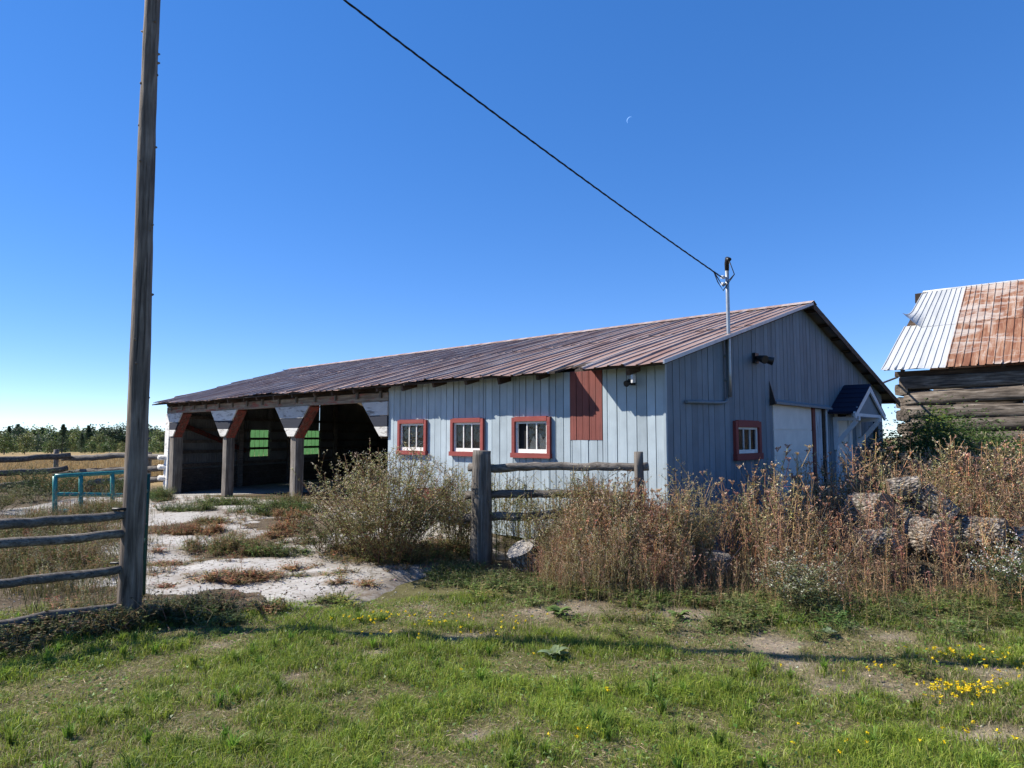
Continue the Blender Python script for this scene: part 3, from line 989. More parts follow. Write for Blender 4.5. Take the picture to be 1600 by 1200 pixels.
for i in range(5):
    box('panel', 0.002, 0.016 + 0.004 * (i % 2), GAR[0] + 0.03, 5.37, 0.02 + i * 0.425, 0.02 + (i + 1) * 0.425 - 0.012, M['doorwhite'], gd, 0.001)
box('red_jamb', -0.005, 0.045, 5.385, 5.50, 0.0, 2.13, M['hatch'], barn, 0.004)
box('side_panel', -0.008, 0.016, 5.51, 5.95, 0.0, 2.12, wood('stained_panel', 2, (0.08, 0.07, 0.065), (0.28, 0.29, 0.3), (0.42, 0.43, 0.44), paint=((0.46, 0.48, 0.5), 0.55)), barn)
box('dark_jamb', -0.005, 0.038, 5.96, 6.10, 0.0, 2.13, M['dark'], barn, 0.004)
box('white_strip', 0.024, 0.045, 6.14, 6.19, 0.0, 2.12, M['trimwhite'], barn)
mesh_obj('door_flashing', [(0.02, 3.40, 2.215), (0.02, 6.25, 2.205), (0.13, 6.25, 2.15), (0.13, 3.40, 2.16), (0.02, 3.40, 2.19), (0.02, 6.25, 2.18), (0.13, 6.25, 2.115), (0.13, 3.40, 2.125)], [(0, 1, 2, 3)[::-1], (4, 5, 6, 7), (0, 3, 7, 4), (3, 2, 6, 7), (2, 1, 5, 6), (1, 0, 4, 5)], M['conduit'], barn)
prism('side_flashing', [(0.03, 3.36, 2.10), (0.13, 3.37, 2.12), (0.035, 3.36, 2.50)], (0, 0.012, 0), M['lampblack'], barn)

ed = box('entry_door', -0.008, 0.012, DOOR[0] + 0.06, DOOR[1] - 0.36, 0.05, 2.0, M['doorwhite'], barn)
box('door_handle', 0.014, 0.06, 7.42, 7.47, 0.98, 1.04, M['galv'], ed)
for i, (a, b) in enumerate(((0.2, 0.85), (1.0, 1.85))):
    box('panel', 0.0125, 0.024, 6.95, 7.48, a, b, M['doorwhite'], ed)
box('door_casing', -0.005, 0.05, DOOR[0] - 0.06, DOOR[0] + 0.055, 0.0, 2.05, M['trimwhite'], barn)
box('door_casing', -0.005, 0.05, DOOR[1] - 0.35, DOOR[1] - 0.24, 0.0, 2.05, M['trimwhite'], barn)
box('side_light', -0.008, 0.014, DOOR[1] - 0.235, DOOR[1] - 0.01, 0.0, 2.05, M['doorwhite'], barn)
# porch hood with brackets
HY, HZ, HE, HB, HX = 7.43, 2.66, 6.33, 2.07, 0.52
hood = prism('porch_hood', [(0.022, HE, HB), (HX, HE, HB), (HX, HY, HZ), (0.022, HY, HZ)], (0, 0, 0.03), M['shingle'], barn)
prism('hood_slope', [(HX, HY, HZ), (HX, 2 * HY - HE, HB), (0.022, 2 * HY - HE, HB), (0.022, HY, HZ)], (0, 0, 0.03), M['shingle'], hood)
for i in range(6):
    t0, t1 = i / 6, (i + 1) / 6
    z0, z1 = HB + (HZ - HB) * t0, HB + (HZ - HB) * t1; y0, y1 = HE + (HY - HE) * t0, HE + (HY - HE) * t1
    prism('shingle_row', [(0.03, y0 - 0.01, z0 + 0.010), (HX + 0.012, y0 - 0.01, z0 + 0.010), (HX + 0.012, y1, z1 + 0.003), (0.03, y1, z1 + 0.003)], (0, 0, 0.008), M['shingle'], hood)
for sgn in (-1, 1):
    ye = HY + sgn * (HY - HE)
    beam('fascia', (HX - 0.02, HY, HZ - 0.09), (HX - 0.02, ye + sgn * 0.02, HB - 0.075), 0.035, 0.13, M['trimwhite'], hood, up=(0, 0, 1))
prism('hood_gable_panel', [(HX - 0.06, HE + 0.18, HB - 0.02), (HX - 0.06, 2 * HY - HE - 0.18, HB - 0.02), (HX - 0.06, HY, HZ - 0.12)], (0.015, 0, 0), M['siding_shade'], hood)
box('tie_beam', HX - 0.11, HX - 0.04, HE + 0.12, 2 * HY - HE - 0.12, HB - 0.08, HB - 0.02, M['trimwhite'], hood)
for yb in (6.66, 8.22):
    box('bracket_leg', 0.024, 0.10, yb - 0.05, yb + 0.05, 1.34, HB - 0.085, M['trimwhite'], hood)
    box('bracket_arm', 0.101, HX - 0.02, yb - 0.045, yb + 0.045, HB - 0.16, HB - 0.086, M['trimwhite'], hood)
    beam('bracket_brace', (0.07, yb, 1.46), (HX - 0.08, yb, HB - 0.17), 0.08, 0.07, M['trimwhite'], hood, up=(0, 1, 0.01))
box('louver', 0.024, 0.05, 9.55, 9.85, 1.55, 1.95, M['black'], barn)

# service mast, conduit, lamps
mast = sweep('service_mast', line((0.10, 1.70, 2.16), (0.10, 1.70, 4.02), 6), 0.027, M['galv'], barn, 10)
mast['label'] = 'galvanised pipe mast rising through the roof edge'
wh = sweep('weatherhead', [(0.10, 1.70, 4.0), (0.10, 1.70, 4.10), (0.13, 1.66, 4.16), (0.19, 1.60, 4.13)], [0.030, 0.034, 0.038, 0.026], M['lampblack'], mast, 10)
for z in (3.80, 3.90):
    sweep('insulator', [(0.07, 1.665, z), (0.05, 1.62, z)], [0.028, 0.022], M['trimwhite'], mast, 8)
sweep('conduit', [(0.06, 1.72, 3.00), (0.06, 1.72, 2.22), (0.06, 1.70, 2.14), (0.06, 1.63, 2.09), (0.06, 1.5, 2.075), (0.06, 0.46, 2.05)], 0.024, M['conduit'], barn, 8)
for z in (2.4, 2.75):
    box('conduit_strap', 0.024, 0.088, 1.68, 1.76, z, z + 0.03, M['conduit'], barn)
fl = box('flood_light', 0.022, 0.07, 2.72, 2.86, 2.74, 2.90, M['lampblack'], barn)
for dy in (-0.10, 0.13):
    sweep('lamp_head', [(0.07, 2.79 + dy * 0.5, 2.82), (0.16, 2.79 + dy, 2.80), (0.25, 2.79 + dy * 1.4, 2.77)], [0.03, 0.05, 0.068], M['lampblack'], fl, 10)
el = box('eave_lamp', -0.47, -0.40, -0.10, -0.02, 2.26, 2.34, M['lampblack'], barn)
sweep('lamp_head', [(-0.43, -0.10, 2.30), (-0.44, -0.19, 2.27)], [0.03, 0.042], M['lampblack'], el, 10)
box('white_block', -0.30, -0.272, -0.30, -0.23, 2.27, 2.37, M['gus_grey'], barn, 0.004)

# ------------------------------------------------------------------ the log barn on the right
LOG_O = np.array([10.3, 18.5, 0.0])
lb = empty('log_barn', tuple(LOG_O), BARN_A)
tag(lb, 'old dark log barn with steep half white, half rusty metal roof', 'log barn')
LOG_L = 8.6
rows = [(2.87, 3.22), (2.51, 2.86), (2.10, 2.43), (1.75, 2.09), (1.40, 1.72), (1.04, 1.37), (0.69, 1.01), (0.34, 0.66), (-0.02, 0.31)]
for i, (z0, z1) in enumerate(rows):
    zc, hh = (z0 + z1) / 2, (z1 - z0) / 2
    p = line((0.36 + 0.1 * (i % 2), 0.12, zc), (LOG_L, 0.12, zc + random.uniform(-0.03, 0.03)), 22, 0.008, 40 + i)
    if i == 1: p[:, 2] += np.linspace(-0.06, 0.06, 22)
    sweep('log', p, hh * 1.07, M['log'], lb, 18, 0.24, squash=1.0, seed=60 + i, power=5, fr=12)
box('plate_log', 0.25, LOG_L, 0.02, 0.22, 3.23, 3.37, M['dark'], lb, 0.01)
for i in range(9):                                       # logs of the end wall, their cut ends show at the corner
    z = 3.05 - 0.355 * i - 0.18
    sweep('end_log', line((0.40, -0.07 + 0.05 * (i % 2), z), (0.40, 5.4, z), 8, 0.006, 90 + i), 0.15, M['logend'], lb, 16, 0.10, seed=80 + i, power=8, fr=4, smooth=False)
for i in range(9):
    z = 3.05 - 0.355 * i - 0.18
    sweep('end_log', line((LOG_L - 0.2, -0.05, z), (LOG_L - 0.2, 5.4, z), 6, 0.006, 130 + i), 0.15, M['logend'], lb, 10, 0.08, seed=180 + i, power=4, fr=4)
for i, (z0, z1) in enumerate(rows):
    sweep('back_log', line((0.25, 5.3, (z0 + z1) / 2), (2.6 if i == 1 else LOG_L, 5.3, (z0 + z1) / 2), 8, 0.006, 150 + i), (z1 - z0) / 2, M['log'], lb, 10, 0.1, seed=200 + i, power=3.2)
LE_Y, LE_Z, LR_Y, LR_Z = -0.40, 3.37, 2.6, 5.93
LS = (LR_Z - LE_Z) / (LR_Y - LE_Y); LK = 1 / math.hypot(1, LS)


def lpt(x, y, lift=0.0):
    return (x + 0.18 * (y - LE_Y) * max(0, 1 - x / 2.0) , y - LS * LK * lift, LE_Z + (y - LE_Y) * LS + LK * lift)


def log_sheet(x0, w, y0, y1, lift, seed, mat, curl=0.0, wav=0.0):
    r = np.random.default_rng(seed)
    prof = [(0.0, 0.0), (0.006, 0.020), (0.024, 0.020), (0.030, 0.0)]
    nr = 3
    pts = []
    for i in range(nr):
        pts += [(i * w / nr + a, h) for a, h in prof]
    pts.append((w, 0.0))
    rows_ = 12; vs = []
    for px, h in pts:
        for j in range(rows_):
            t = j / (rows_ - 1); y = y0 + (y1 - y0) * t
            lf = lift + h + 0.006 * math.sin(y * 5 + seed) + wav * r.normal(0, 1) * (1 if j == 0 else 0)
            if curl:
                c = max(0, 1 - t * 2.0) ** 1.6 * max(0, 1 - px / w * 1.05)
                q = lpt(x0 + px + c * 0.02, y + c * 0.12, lf + curl * c)
            else:
                q = lpt(x0 + px, y, lf)
            vs.append(q)
    fs = []
    for i in range(len(pts) - 1):
        for j in range(rows_ - 1):
            a = i * rows_ + j
            fs.append((a, a + rows_, a + rows_ + 1, a + 1))
    return mesh_obj('roof_sheet', vs, fs, mat, lb)


SPLIT = 1.12
x = 0.0; k = 0
while x < LOG_L + 0.2:
    m = M['wroof'] if x < 1.4 or k == 9 else M['rroof']
    log_sheet(x, 0.5, LE_Y + random.uniform(-0.02, 0.01), SPLIT + 0.1, 0.02, 300 + k, m, wav=0.01)
    log_sheet(x, 0.5, SPLIT, LR_Y, 0.030, 400 + k, m, curl=0.42 if k == 0 else 0.0)
    x += 0.5; k += 1
prism('roof_deck', [lpt(0.05, LE_Y + 0.06, 0.0), lpt(LOG_L + 0.2, LE_Y + 0.06, 0.0), lpt(LOG_L + 0.2, LR_Y, 0.0), lpt(0.05, LR_Y, 0.0)], (0, 0, 0.04), M['dark'], lb)
prism('back_roof', [(0.4, LR_Y, LR_Z + 0.01), (LOG_L + 0.2, LR_Y, LR_Z + 0.01), (LOG_L + 0.2, 5.9, LE_Z), (0.1, 5.9, LE_Z)], (0, 0, 0.05), M['rroof'], lb)
sweep('ridge_roll', line((0.55, LR_Y, LR_Z + 0.02), (LOG_L + 0.2, LR_Y, LR_Z), 12, 0.006, 3), 0.045, M['wroof'], lb, 8)
box('ridge_end_board', 0.34, 0.66, LR_Y - 0.08, LR_Y + 0.02, LR_Z - 0.30, LR_Z + 0.0, M['dark'], lb, 0.02)
for i in range(8):
    xr = 0.5 + i * 1.1
    beam('rafter', (xr, LE_Y + 0.08, LE_Z - 0.05), (xr, LR_Y, LR_Z - 0.10), 0.08, 0.1, M['dark'], lb)

pipe = sweep('grey_pipe', line((9.2, 17.0, 2.88), (10.78, 18.72, 3.25), 6), 0.028, M['galv'], None, 8)
tag(pipe, 'short grey pipe sloping between barn eave and log barn corner', 'pipe')

# ------------------------------------------------------------------ utility pole and wire
pz = np.linspace(-0.3, 7.2, 70)
pr = np.interp(pz, [-0.3, 0.3, 5.6, 7.2], [0.100, 0.094, 0.062, 0.056])
pts = np.stack([-3.29 + 0.012 * np.sin(pz * 0.9), 5.89 + 0.01 * np.cos(pz * 0.7), pz], 1)
pole = sweep('utility_pole', pts, pr, M['pole'], None, 40, 0.075, seed=4, fr=26)
tag(pole, 'tall weathered wooden pole at the end of the rail fence', 'pole')
for i in range(26):
    z = random.uniform(0.4, 6.8); a = random.uniform(0, 6.28); r_ = float(np.interp(z, pz, pr))
    d = np.array([math.cos(a), math.sin(a), 0.25])
    b = np.array([-3.29 + 0.012 * math.sin(z * 0.9), 5.89 + 0.01 * math.cos(z * 0.7), z])
    sweep('knot', [b + d * r_ * 0.8, b + d * r_ * 1.03, b + d * (r_ + random.uniform(0.006, 0.022))], [0.016, 0.012, 0.006], M['pole'], pole, 6)
sweep('bolt', [(-3.43, 5.84, 0.52), (-3.30, 5.86, 0.52)], 0.011, M['rubber'], pole, 6)
sweep('bolt', [(-3.41, 5.80, 0.98), (-3.30, 5.82, 0.98)], 0.014, M['rubber'], pole, 6)

mt = np.array([*from_barn(0.05, 1.62), 3.90]); thru = np.array([-1.5, 5.7, 5.48])       # a point it passes high over the lawn
n = 260; k_ = np.linspace(0, 4.2, n); t = (k_ / 4.2)[:, None]
w0 = mt + (thru - mt) * k_[:, None]
w0[:, 2] = mt[2] + 1.42 * k_ + 0.16 * k_ ** 2
wire = empty('power_line', tuple(mt))
tag(wire, 'black twisted overhead power line sagging down to barn mast', 'wire')
for ph in (0.0, 2.1, 4.2):
    a = t[:, 0] * 26 * 6.28 * 2.2 + ph
    q = w0 - mt + np.stack([np.zeros(n), 0.008 * np.cos(a), 0.008 * np.sin(a)], 1)
    sweep('strand', q, 0.0055, M['rubber'], wire, 5)
for i, dz in enumerate((0.0, 0.06)):
    p = from_barn(0.18, 1.60)
    e = np.array([p[0], p[1], 4.12]) - mt
    q = np.array([(w0[2] - mt), (w0[1] - mt) + (0, 0, -0.05 - dz), np.array([0.02, 0, -0.14 - dz]), e * 0.6 + (0.1, -0.05, -0.12), e])
    sweep('drip_loop', q, 0.008, M['rubber'], wire, 5)

# ------------------------------------------------------------------ fences and gates
lf = empty('rail_fence', (-3.45, 5.75, 0))
tag(lf, 'weathered rail fence joined to the tall pole in the left foreground', 'fence')
d = np.array([-0.745, -0.667, 0])
for i, (z0, z1) in enumerate(((0.93, 0.91), (0.77, 0.74), (0.475, 0.45), (0.155, 0.12))):
    p0 = np.array([0.13, 0.10, z0]); p1 = p0 + d * 3.2; p1[2] = z1
    sweep('rail', line(p0, p1, 30, 0.006, 500 + i), np.linspace(0.037, 0.046, 30), M['rail'], lf, 12, 0.20, seed=20 + i, fr=14)
pp = d * 2.9 + np.array([0.1, -0.1, 0])
sweep('post', line(pp + (0, 0, -0.2), pp + (0, 0, 1.25), 10), 0.1, M['post'], lf, 14, 0.12, seed=41, fr=4)

rf = empty('rail_fence', (-0.39, 8.6, 0))
tag(rf, 'rail fence with thick cedar gate post and split rails before barn', 'fence')
sweep('post', line((0, 0, -0.1), (0.01, 0, 1.42), 26, 0.002, 7), np.linspace(0.142, 0.116, 26), M['post'], rf, 26, 0.10, seed=9, fr=7)
sweep('post', line((1.91, -0.6, 0.0), (1.89, -0.6, 1.42), 10, 0.002, 8), 0.052, M['grey_z'], rf, 10, 0.2, seed=12, power=4)
for i, (a, b) in enumerate((((-0.17, 0.14, 1.20), (2.02, -0.52, 1.24)), ((-0.2, 0.14, 0.84), (1.95, -0.45, 0.90)), ((-0.22, 0.14, 0.55), (1.95, -0.45, 0.72)))):
    sweep('rail', line(a, b, 24, 0.008, 520 + i), np.linspace(0.052, 0.05, 24), M['rail'], rf, 12, 0.25, seed=30 + i, fr=10)
sweep('wire_wrap', [(0.0, -0.135, 0.56), (0.1, -0.08, 0.55), (0.135, 0.02, 0.54)], 0.004, M['rubber'], rf, 4)

bf = empty('rail_fence', (-9.8, 18.8, 0))
tag(bf, 'low grey log rail fence running to the far barn corner', 'fence')


def rel(px, py, Y):
    """point at picture place (px, py) of the survey and depth Y, relative to the fence origin"""
    X = (px - 800) / F_PX; v_ = (600 - py) / F_PX; cp, sp = math.cos(PITCH), math.sin(PITCH)
    k = Y / (cp - v_ * sp)
    return np.array([X * k + 9.8, Y - 18.8, CAM_H + (sp + v_ * cp) * k])


for i, (a, b) in enumerate((((272, 715, 18.9), (98, 716, 19.8)), ((268, 730, 18.9), (85, 739, 19.8)), ((268, 747, 18.9), (140, 755, 19.6)),
                            ((110, 712, 19.6), (-130, 727, 17.5)), ((106, 731, 19.6), (-130, 748, 17.5)), ((60, 754, 19.4), (-130, 770, 17.5)))):
    sweep('rail', line(rel(*a), rel(*b), 22, 0.012, 540 + i), 0.085, M['rail'], bf, 10, 0.22, seed=50 + i, fr=10)
for px, Y, zt in ((88, 19.9, 1.22), (232, 19.2, 1.15), (-125, 17.6, 1.2)):
    q = rel(px, 712, Y)
    sweep('post', line((q[0], q[1], -0.1), (q[0], q[1], zt), 8), 0.085 if px != 88 else 0.07, M['post'], bf, 10, 0.15, seed=int(px + 300))
for k in range(3):
    q = rel(262, (715, 730, 747)[k], 18.7)
    sweep('white_end', line(q + (-0.25, 0.02, 0), q + (0.12, -0.06, 0), 5), 0.072, M['gus_white'], bf, 10, 0.15, seed=k)

# teal tubular stock gate far left
tg = empty('stock_gate', (-9.3, 14.1, 0))
tag(tg, 'teal tubular metal stock gate standing beyond the rail fence', 'gate')


def tgp(px, py, Y):
    X = (px - 800) / F_PX; v_ = (600 - py) / F_PX; cp, sp = math.cos(PITCH), math.sin(PITCH)
    k = Y / (cp - v_ * sp)
    return np.array([X * k + 9.3, Y - 14.1, CAM_H + (sp + v_ * cp) * k])


TL, TR_, BL, BR, ML, MR = tgp(86, 744, 13.4), tgp(222, 736, 14.6), tgp(86, 799, 13.4), tgp(222, 797, 14.6), tgp(86, 772, 13.4), tgp(222, 774, 14.6)
for a, b in ((TL, TR_), (ML, MR), (BL, BR)):
    sweep('rail', line(a, b, 10), 0.042, M['teal'], tg, 10)
for t_ in (0.0, 0.28, 0.64, 1.0):
    a = TL + (TR_ - TL) * t_; b = BL + (BR - BL) * t_
    q = b.copy(); q[2] = b[2] - 0.06
    sweep('upright', line(a, q, 4), 0.042 if t_ else 0.045, M['teal'], tg, 10)
for a_, b_ in ((0.0, 0.0), (1.0, 1.0)):
    b = BL + (BR - BL) * a_
    sweep('foot', [b + (0, 0, -0.05), (b[0], b[1], float(gz(b[0] - 9.3, b[1] + 14.1)) - 0.02)], 0.03, M['teal'], tg, 8)

# narrow dark green walk gate hung behind the pole
wg = empty('walk_gate', (-3.51, 6.52, 0))
tag(wg, 'narrow dark green walk gate half hidden behind the tall pole', 'gate')
gd_ = np.array([-0.76, 0.64, 0])
for z in (0.16, 0.34, 0.52, 0.74, 0.98, 1.22):
    sweep('bar', line((0, 0, z), gd_ * 0.26 + (0, 0, z), 3), 0.020, M['greenpaint'], wg, 8)
for s_ in (0.0, 0.26):
    sweep('stile', line(gd_ * s_ + (0, 0, 0.08), gd_ * s_ + (0, 0, 1.24), 4), 0.026, M['greenpaint'], wg, 8)
sweep('hinge_post', line((0.16, -0.36, 0.62), (0, 0, 0.62), 3), 0.016, M['greenpaint'], wg, 6)
sweep('hinge_post', line((0.16, -0.36, 1.08), (0, 0, 1.08), 3), 0.016, M['greenpaint'], wg, 6)

q = from_barn(-4.05, -0.30)
rb = empty('red_crate', (q[0], q[1], 0), BARN_A)
tag(rb, 'small red painted wooden trough set against grey siding below middle window', 'trough')
box('front_board', -0.30, 0.30, -0.16, -0.14, 0.60, 0.76, M['red'], rb, 0.004); box('rear_board', -0.30, 0.30, 0.14, 0.16, 0.60, 0.76, M['red'], rb, 0.004)
box('end_board', -0.30, -0.27, -0.139, 0.139, 0.60, 0.76, M['red'], rb); box('end_board', 0.27, 0.30, -0.139, 0.139, 0.60, 0.76, M['red'], rb)
box('bottom_board', -0.30, 0.30, -0.16, 0.16, 0.57, 0.598, M['red'], rb)
for sx in (-0.24, 0.24):
    box('trestle', sx - 0.04, sx + 0.04, -0.14, 0.14, 0.0, 0.568, M['grey_z'], rb)


# ------------------------------------------------------------------ log rounds and stumps
def log_round(label, c, axis, length, r, seed, cut='cut', group='cut log rounds dumped in the dry weeds'):
    axis = np.array(axis, float); axis /= np.linalg.norm(axis)
    rt = empty('log_round', tuple(c))
    rt.rotation_euler = Vector(axis).to_track_quat('Z', 'Y').to_euler()
    tag(rt, label, 'log', group)
    rr = np.random.default_rng(seed)
    n, s = 9, 34
    V, f = sweep_arrays(line((0, 0, -length / 2), (0, 0, length / 2), n), r * (1 + rr.normal(0, 0.012, n)), s, 0.11, seed=seed, fr=3)
    V[:, :2] *= (1 + rr.normal(0, 0.018, len(V)))[:, None]
    b = mesh_obj('bark', V, f[:-2], M['bark'], rt)
    for sg in (-1, 1):
        ring = V[:s] if sg < 0 else V[-s:]
        v = [tuple(q * np.array([0.985, 0.985, 1]) + np.array([0, 0, sg * 0.002])) for q in ring] + [(0, 0, sg * (length / 2 + 0.003))]
        fs = [(j, (j + 1) % s, s) if sg > 0 else ((j + 1) % s, j, s) for j in range(s)]
        mesh_obj('cut_face', v, fs, M[cut], rt)
    return rt


log_round('tilted pale log round with grey cut top beside cedar gate post', (0.18, 8.18, 0.12), (-0.42, -0.30, 0.9), 0.36, 0.185, 1, 'cutpale')
log_round('squat log round with flat pale top amid brown weeds', (2.22, 7.75, 0.10), (0.03, -0.12, 1), 0.34, 0.25, 2, 'cutpale')
log_round('large log round showing its dark round end, left end of pile', (4.12, 7.82, 0.74), (0.50, -0.86, 0.05), 0.36, 0.215, 3)
log_round('pale barked log on the very top of the pile', (4.58, 7.92, 0.99), (0.9, -0.35, 0.15), 0.32, 0.135, 4)
log_round('pale barked log leaning down the right side of the pile top', (4.87, 7.85, 0.80), (0.55, -0.3, -0.62), 0.40, 0.175, 5)
log_round('long pale log lying low in front of the pile', (3.92, 7.35, 0.46), (1, 0.12, 0.04), 0.46, 0.14, 6)
log_round('dark ended log round low in the middle of the pile', (4.58, 7.48, 0.50), (0.3, -0.95, 0.0), 0.36, 0.20, 7)
log_round('log round with brown end turned to the lawn, right of pile', (5.28, 7.65, 0.50), (0.72, -0.68, 0.0), 0.44, 0.20, 8)
log_round('rightmost pale log lying crosswise in the weeds', (5.78, 7.55, 0.42), (1, -0.1, 0.02), 0.52, 0.19, 9)
log_round('log round under the large dark ended one at pile bottom', (4.05, 7.95, 0.44), (0.9, 0.4, 0.0), 0.42, 0.18, 10)
log_round('buried log round under the pile top in deep weeds', (4.62, 8.02, 0.66), (0.9, -0.3, 0.0), 0.42, 0.20, 12)


# ------------------------------------------------------------------ vegetation tools
class VB:
    def __init__(self):
        self.v, self.f, self.c, self.n = [], [], [], 0

    def add(self, v, f, c):
        v = np.asarray(v, np.float32).reshape(-1, 3)
        self.v.append(v); self.f.append(np.asarray(f, np.int64).reshape(-1, 3) + self.n); self.c.append(np.asarray(c, np.float32).reshape(-1, 3))
        self.n += len(v)

    def arrays(self):
        return np.concatenate(self.v), np.concatenate(self.f), np.concatenate(self.c)

    def build(self, name, mat, parent=None):
        v, f, c = self.arrays()
        return mesh_obj(name, v, f, mat, parent, cols=c)


def blades(vb, base, h, w, ang, lean, c0, c1, r, simple=None):
    """two-segment grass blades: base (n,3), heights, widths, lean direction and amount, root and tip colours"""
    n = len(base)
    side = np.stack([-np.sin(ang), np.cos(ang), np.zeros(n)], 1)
    tw = r.uniform(0, 2 * np.pi, n)
    side = np.stack([np.cos(tw), np.sin(tw), np.zeros(n)], 1) * 0.75 + side * 0.25
    fw = np.stack([np.cos(ang), np.sin(ang), np.zeros(n)], 1)
    up = np.array([0, 0, 1.0])
    if simple is not None:
        m = simple
        tip = base + fw * (lean * h)[:, None] + up * (h * (1 - 0.35 * np.minimum(lean, 1.3)))[:, None]
        W = (side * w[:, None]) / 2
        vb.add(np.stack([base[m] - W[m], base[m] + W[m], tip[m]], 1), np.arange(m.sum() * 3).reshape(-1, 3), np.stack([c0[m], c0[m], c1[m]], 1))
        k = ~m
        base, h, w, lean, c0, c1, side, fw = base[k], h[k], w[k], lean[k], c0[k], c1[k], side[k], fw[k]; n = len(base)
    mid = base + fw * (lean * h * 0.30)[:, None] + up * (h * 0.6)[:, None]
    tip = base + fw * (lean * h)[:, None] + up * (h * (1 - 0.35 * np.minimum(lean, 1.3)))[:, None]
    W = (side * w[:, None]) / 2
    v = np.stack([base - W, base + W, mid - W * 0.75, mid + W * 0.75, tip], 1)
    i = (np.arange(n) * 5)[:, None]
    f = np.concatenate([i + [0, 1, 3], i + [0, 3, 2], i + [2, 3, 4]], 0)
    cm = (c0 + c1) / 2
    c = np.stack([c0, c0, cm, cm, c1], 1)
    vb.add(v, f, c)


def ribbons(vb, p0, p1, w0, w1, col, r):
    p0 = np.atleast_2d(p0); p1 = np.atleast_2d(p1); n = len(p0)
    d = p1 - p0
    q = r.normal(0, 1, (n, 3)); s = np.cross(d, q); s /= (np.linalg.norm(s, axis=1)[:, None] + 1e-9)
    w0 = np.broadcast_to(w0, (n,))[:, None] / 2; w1 = np.broadcast_to(w1, (n,))[:, None] / 2
    v = np.stack([p0 - s * w0, p0 + s * w0, p1 + s * w1, p1 - s * w1], 1)
    i = (np.arange(n) * 4)[:, None]
    f = np.concatenate([i + [0, 1, 2], i + [0, 2, 3]], 0)
    c = np.repeat(np.broadcast_to(col, (n, 3))[:, None], 4, 1)
    vb.add(v, f, c)


def leaves(vb, p, d, L, W, col, r):
    """pointed leaf triangles starting at p along d"""
    n = len(p)
    d = d / (np.linalg.norm(d, axis=1)[:, None] + 1e-9)
    q = r.normal(0, 1, (n, 3)); s = np.cross(d, q); s /= (np.linalg.norm(s, axis=1)[:, None] + 1e-9)
    L = np.broadcast_to(L, (n,))[:, None]; W = np.broadcast_to(W, (n,))[:, None] / 2
    v = np.stack([p - s * W, p + s * W, p + d * L], 1)
    f = np.arange(n * 3).reshape(n, 3)
    c = np.repeat(np.broadcast_to(col, (n, 3))[:, None], 3, 1)
    vb.add(v, f, c)


def rdir(r, n, zlo=-0.3, zhi=1.0):
    a = r.uniform(0, 2 * np.pi, n); z = r.uniform(zlo, zhi, n)
    s = np.sqrt(np.maximum(0, 1 - np.clip(z, -1, 1) ** 2))
    return np.stack([np.cos(a) * s, np.sin(a) * s, z], 1)


def jitter(col, n, r, amt=0.2):
    return np.clip(np.array(col)[None] * (1 + r.normal(0, amt, (n, 1))) * (1 + r.normal(0, amt * 0.3, (n, 3))), 0.003, 0.9)


def stem_path(r, h, lean, n=5):
    a = r.uniform(0, 6.28)
    d = np.array([math.cos(a), math.sin(a), 0]) * lean
    t = np.linspace(0, 1, n)
    return np.stack([d[0] * h * t ** 1.5, d[1] * h * t ** 1.5, h * t], 1) + np.concatenate([np.zeros((1, 3)), r.normal(0, 0.012, (n - 1, 3))])


def p_lace(seed):
    """dried wild carrot: branched brown stem, cupped umbels"""
    r = np.random.default_rng(seed); vb = VB()
    h = 1.0; P = stem_path(r, h, r.uniform(0.02, 0.16), 5)
    brown = jitter((0.33, 0.175, 0.10), 1, r, 0.25)[0]
    ribbons(vb, P[:-1], P[1:], 0.008, 0.006, brown, r)
    heads = [P[-1]]
    for k in range(r.integers(2, 5)):
        t = r.uniform(0.35, 0.85); b = P[0] + (P[-1] - P[0]) * t
        e = b + rdir(r, 1, 0.75, 0.95)[0] * r.uniform(0.18, 0.38)
        ribbons(vb, b, e, 0.006, 0.004, brown, r); heads.append(e)
    for e in heads:
        m = 15; rad = r.uniform(0.022, 0.038)
        a = r.uniform(0, 6.28, m); out = r.uniform(0.3, 1.0, m)
        tip = e + np.stack([np.cos(a) * rad * out, np.sin(a) * rad * out, rad * (0.6 + 0.7 * out)], 1)
        ribbons(vb, np.repeat(e[None], m, 0), tip, 0.002, 0.003, brown * 1.1, r)
        leaves(vb, tip, rdir(r, m, -0.2, 1), 0.016, 0.014, jitter((0.44, 0.285, 0.18), m, r, 0.3), r)
    m = 16
    t = r.uniform(0.05, 0.9, m); b = np.stack([np.interp(t, np.linspace(0, 1, 5), P[:, k]) for k in range(3)], 1)
    leaves(vb, b, rdir(r, m, -0.6, 0.7), r.uniform(0.03, 0.09, m), r.uniform(0.006, 0.014, m), jitter((0.36, 0.215, 0.12), m, r, 0.35), r)
    return vb.arrays()


